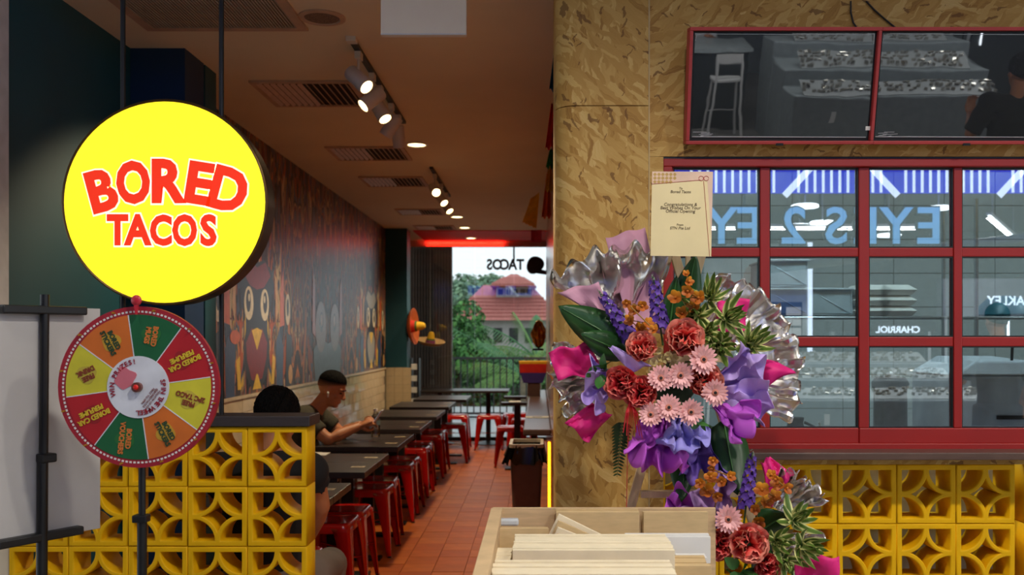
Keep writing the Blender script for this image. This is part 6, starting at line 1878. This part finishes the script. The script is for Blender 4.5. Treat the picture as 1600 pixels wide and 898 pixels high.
MB().lathe([(0, .54), (.17, .54), (.18, .52), (.16, .5), (0, .5)], 24).build('seat', M_OD, t, smooth=True); MB().cyl((0, 0, .02), .03, .48, 12).build('column', M_STEEL, t); MB().lathe([(.2, 0), (.2, .015), (.03, .03)], 24).build('base', M_STEEL, t)
# racks of cards, poster, brand boards
t = thing('card_rack', 'tall dark rack with rows of white cards across the walkway', 'rack', (3.25, -6.3, 0))
MB().box(-.32, .32, -.05, 0, 0, 1.95).build('board', M_OD, t)
for i in (-1, 1):
    for k in range(4): MB().box(i*.2-.1, i*.2+.1, 0, .02, 1.35+.14*k, 1.46+.14*k).build('card', M_PAPER, t)
MB().box(-.07, .07, 0, .01, 1.38, 1.6).build('picture_card', pm('poster_tan', (180, 130, 90), .6), t)
t = thing('shop_poster', 'pale framed fashion poster across the walkway', 'poster', (3.1, -6.9, 1.5))
MB().box(-.75, .75, -.03, 0, 0, 1.3).build('panel', pm('poster_pale', (196, 200, 196), .5, var=.2, scale=3), t)
MB().box(.72, .78, -.03, .02, -.6, 1.32).build('frame_light', M_FW, t)
lettering('PRADA', .2, M_OD, t, Matrix.Translation((.1, .004, .12)) @ backf, extrude=.002)
MB().ball((.0, 0, .8), .2, 16, 10, sc=(1, .04, 1.2)).build('face_print', pm('poster_face', (186, 150, 130), .6), t)
for (x, z, s, l, c) in ((6.05, 2.0, 'OAKLEY', 'grey OAKLEY brand block across the walkway', (120, 124, 132)), (4.55, 1.62, 'CHARRIOL', 'dark CHARRIOL brand strip across the walkway', (30, 32, 34))):
    t = thing('brand_board', l, 'brand sign', (x, -6.0, z))
    hgt = .5 if s == 'OAKLEY' else .14
    MB().box(-.7, .7, -.2, 0, -hgt/2, hgt/2).build('board', pm('board_'+s.lower(), c, .5), t)
    lettering(s, .17 if s == 'OAKLEY' else .12, M_FW, t, Matrix.Translation((.2, .004, -.05)) @ backf, extrude=.002, offset=.003)
    MB().box(-.66, -.62, -.15, -.05, -z, -hgt/2).build('post', M_STEEL, t); MB().box(.62, .66, -.15, -.05, -z, -hgt/2).build('post', M_STEEL, t)
t = thing('glass_cabinet', 'dark glazed cabinet with bright edge lights across the walkway', 'cabinet', (6.6, -6.6, 0))
MB().box(-.9, .9, -.3, 0, 0, 2.3).build('body', M_OD, t)
for x in (-.8, -.1, .6): MB().box(x, x+.02, 0, .02, .9, 2.2).build('edge_light', M_LED, t)
t = thing('ridged_awning', 'grey ridged awning across the walkway', 'awning', (0, -2.9, 0))
for k in range(16):
    x = 2.2+.28*k
    MB().tube([(x, 0, 2.15+.032*k), (x+.28, 0, 2.18+.032*k)], .055, 12).build('ridge', pm('awning_grey', (130, 134, 132), .6, var=.15), t, smooth=True)
MB().box(2.2, 6.7, .02, .06, 2.2, 2.26).build('batten', M_OD, t) if False else None

# ================================================================== terrace and garden behind the glazing
M_RAIL = pm('dark_rail', (34, 36, 36), .5)
t = thing('railing', 'dark metal railing along the terrace edge outside', 'railing', (0, 17.0, 0))
MB().box(-2.2, 3.0, -.03, .03, 1.07, 1.11).build('top_rail', M_RAIL, t); MB().box(-2.2, 3.0, -.02, .02, .06, .1).build('bottom_rail', M_RAIL, t)
bm_ = MB().box(-.012, .012, -.012, .012, .1, 1.07).mesh('baluster', M_RAIL)
for k in range(40):
    o = link('baluster', bm_, t); o.location = (-2.15+.12*k, 0, 0)
for x in (-2.2, 0, 3.0): MB().box(x-.02, x+.02, -.02, .02, -.02, 1.07).build('post', M_RAIL, t)
structure(MB().box(-60, 60, 18, 120, -3.2, -3.0).build('ground_garden', pm('garden_grass', (70, 100, 50), .9, var=.3, scale=.6)), 'garden lawn below the terrace')
structure(MB().box(-9, 12, 17.2, 17.6, -3.2, -.02).build('terrace_wall', M_CONC), 'retaining wall of the terrace')
def tree(x, y, zc, rx, rz, n, cols, label, ls=.16, seed=1):
    t = thing('tree', label, 'tree', (x, y, -3.0))
    r = random.Random(seed)
    MB().tube([(0, 0, 0), (.1, 0, (zc+3)*.5), (0, .1, zc+3)], [.25*rx/2, .18*rx/2, .06], 10).build('trunk', pm('bark', (92, 76, 60), .9, var=.3), t, smooth=True)
    mats = [pm('tree_leaf_%d_%d_%d' % c, c, .6, var=.25, scale=2) for c in cols]
    lumps = [(Vector((r.uniform(-.6, .6)*rx, r.uniform(-.6, .6)*rx, r.uniform(-.65, .7)*rz)), r.uniform(.3, .5)*rx) for _ in range(14)]
    m = MB()
    for k in range(n):
        c, R = lumps[r.randrange(14)]
        d = Vector((r.gauss(0, 1), r.gauss(0, 1), r.gauss(0, 1))).normalized()
        p = c + d*R*(.75+.3*r.random()) + Vector((0, 0, zc+3))
        m.cur = r.randrange(len(mats))
        s = ls*r.uniform(.6, 1.3)
        M = zframe(p, d+Vector((r.uniform(-.6, .6), r.uniform(-.6, .6), r.uniform(-.2, .8))), roll=r.random()*6)
        m.add([(0, 0, 0), (s*.35, s*.5, .03), (0, s, 0), (-s*.35, s*.5, .03)], [(0, 1, 2, 3)], M)
    o = m.build('foliage', mats, t); o['kind'] = 'stuff'
    return t
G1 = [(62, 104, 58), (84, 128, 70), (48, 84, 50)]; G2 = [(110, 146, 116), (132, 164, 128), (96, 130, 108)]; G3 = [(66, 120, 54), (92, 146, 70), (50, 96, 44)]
def tx(p, Y): return pxx(p, Y)
tree(tx(712, 22), 22, pxz(545, 22), 1.0, 1.25, 5200, G3, 'dense bright green bush by the terrace, left of the palm', .13, 1)
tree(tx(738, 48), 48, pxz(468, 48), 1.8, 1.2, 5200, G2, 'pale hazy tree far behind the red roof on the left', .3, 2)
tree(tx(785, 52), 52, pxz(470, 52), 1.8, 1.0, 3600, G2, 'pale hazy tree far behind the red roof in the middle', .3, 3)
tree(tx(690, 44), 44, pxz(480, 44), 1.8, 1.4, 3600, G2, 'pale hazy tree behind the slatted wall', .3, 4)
tree(tx(745, 26), 26, pxz(600, 26), 1.5, .95, 4200, G1, 'dark green shrub behind the railing on the left', .14, 5)
tree(tx(800, 27), 27, pxz(608, 27), 1.5, .8, 4200, G1, 'dark green shrub behind the railing in the middle', .14, 6)
tree(tx(850, 26), 26, pxz(600, 26), 1.4, .9, 3600, G3, 'green shrub behind the railing on the right', .14, 7)
def palm(x, y, z, label, fronds, s=1.0, seed=1):
    t = thing('palm', label, 'palm', (x, y, -3.0))
    MB().tube([(0, 0, 0), (.05, 0, (z+3)*.6), (0, 0, z+3)], [.14, .11, .09], 12).build('trunk', pm('palm_trunk', (120, 106, 84), .9, var=.3), t, smooth=True)
    pmx = [pm('palm_leaf_a', (120, 160, 84), .5, var=.2), pm('palm_leaf_b', (84, 134, 84), .5, var=.2)]
    r = random.Random(seed)
    for (ang, up, L, dr) in fronds:
        L *= s
        d = Vector((math.cos(math.radians(ang)), .25*r.uniform(-1, 1), math.sin(math.radians(up))))
        m = MB(); pts = []
        for k in range(13):
            f = k/12
            pts.append(Vector((0, 0, z+3)) + d*L*f + Vector((0, 0, -dr*L*f*f)))
        m.tube(pts, [.03*(1-.8*k/12) for k in range(13)], 6)
        for k in range(26):
            f = .1+.9*k/26; i = min(11, int(f*12)); p = pts[i].lerp(pts[i+1], f*12-i); tg = (pts[i+1]-pts[i]).normalized()
            for sd in (-1, 1):
                q = tg.cross(Vector((0, 0, 1)))
                if q.length < .01: q = Vector((0, 1, 0))
                q.normalize()
                ll = .62*s*math.sin(math.pi*min(.95, .15+.8*f))
                e = p + (q*sd*.5 + tg*.45 + Vector((0, 0, -.65)))*ll*r.uniform(.8, 1.1)
                w = tg*.014*s
                m.add([p-w, p+w, e], [(0, 1, 2)])
        m.build('frond', pmx[r.randrange(2)], t)
    return t
palm(tx(818, 21), 21, pxz(590, 21), 'palm with a long frond slanting up to the left outside the glazing', [(180, 62, 2.3, .28), (170, 40, 1.6, .5), (10, 60, 2.0, .4), (60, 85, 1.7, .35), (130, 88, 1.6, .5), (200, 20, 1.2, .5), (0, 30, 1.4, .5)], 1.0, 2)
palm(tx(838, 23), 23, pxz(560, 23), 'palm at the right of the view outside the glazing', [(180, 75, 1.9, .5), (90, 88, 2.0, .45), (0, 60, 1.8, .5), (160, 40, 1.5, .5), (20, 30, 1.5, .5), (110, 80, 1.7, .3)], 1.0, 5)
# house with red tiled roofs
Yh = 40
M_ROOF = pm('red_roof_tile', (186, 116, 108), .8, var=.18, scale=5, stretch=(6, 1, 1))
t = thing('house', 'house with stacked red tiled hip roofs beyond the palms', 'house', (tx(797, Yh), Yh, -3.0))
hx = t.location.x
def roof(xa, xb, xt, ya, yb, ridge, depth, nm='roof'):
    A_ = px(xa, ya, Yh)-t.location; B_ = px(xb, ya, Yh)-t.location; zt_ = pxz(yb, Yh)+3; xm = tx(xt, Yh)-hx
    m = MB()
    e = ridge/2
    m.add([(A_.x, 0, A_.z), (B_.x, 0, A_.z), (B_.x, depth, A_.z), (A_.x, depth, A_.z), (xm-e, depth/2, zt_), (xm+e, depth/2, zt_)], [(0, 1, 5, 4), (1, 2, 5), (2, 3, 4, 5), (3, 0, 4), (3, 2, 1, 0)])
    o = m.build(nm, M_ROOF, t)
    for k in range(6):
        f = (k+1)/10
        a = Vector((A_.x, 0, A_.z)).lerp(Vector((xm-e, depth/2, zt_)), f); b = Vector((B_.x, 0, A_.z)).lerp(Vector((xm+e, depth/2, zt_)), f)
        MB().tube([a+Vector((0, -.02, .03)), b+Vector((0, -.02, .03))], .05, 6).build('tile_course', M_ROOF, o)
roof(700, 880, 790, 500, 440, 2.2, 5)
roof(765, 838, 802, 446, 425, .3, 2.4)
wl_ = M_WHITE
def wall_(xa, xb, ya, yb, y0, y1):
    a = px(xa, ya, Yh)-t.location; b = px(xb, yb, Yh)-t.location
    return MB().box(a.x, b.x, y0, y1, b.z, a.z).build('wall', pm('house_wall', (170, 160, 160), .8), t)
wall_(708, 872, 498, 700, .5, 4.6)
wv = wall_(773, 830, 446, 462, 1.4, 3.4)
for p in (776, 788, 800, 812, 822):
    a = px(p, 449, Yh)-t.location; b = px(p+8, 458, Yh)-t.location
    w = MB().box(a.x, b.x, 1.36, 1.4, b.z, a.z).build('window', M_BLACK, t)
for p in (720, 745, 770, 795, 820, 845):
    a = px(p, 512, Yh)-t.location; b = px(p+14, 535, Yh)-t.location
    w = MB().box(a.x, b.x, .46, .5, b.z, a.z).build('window', M_BLACK, t)
# things on the terrace by the slatted wall
t = thing('terrace_chair', 'dark stacked chairs standing by the slatted wall outside', 'chair', (tx(672, 13.42), 13.38, -.02)) if False else None
t = thing('shelf_rack', 'slim white-stepped rack beside the tiled column', 'rack', (tx(652, 12.4), 12.2, 0))
MB().box(-.06, -.04, -.1, .1, 0, 1.2).build('post', M_BLACK, t); MB().box(.04, .06, -.1, .1, 0, 1.2).build('post', M_BLACK, t)
for k in range(5): MB().box(-.04, .04, -.09, .09, .45+.15*k, .52+.15*k).build('shelf_box', M_PAPER, t)
t = thing('high_chair', 'dark chair with rounded back by the slatted wall', 'chair', (tx(690, 12.9)-.05, 13.0, 0)) if False else None

# red strip along the glazing head, put in to boost the ceiling's red
t = thing('red_led_strip', 'red light strip along the head of the back glazing', 'light strip', (-1.05, 13.19, ZC-.075))
MB().box(-.55, .55, -.01, .01, -.008, .008).build('strip', pm('red_led', (255, 40, 20), .4, emit=(255, 30, 14), estr=6.0), t)
lamp('red_glow', 'AREA', (0, -.012, .012), (math.radians(140), 0, 0), 2.5, (1, .07, .03), 1.1, t, size_y=.02)
MB().box(-.55, .55, .01, .03, -.012, .018).build('holder', M_BLACK, t)
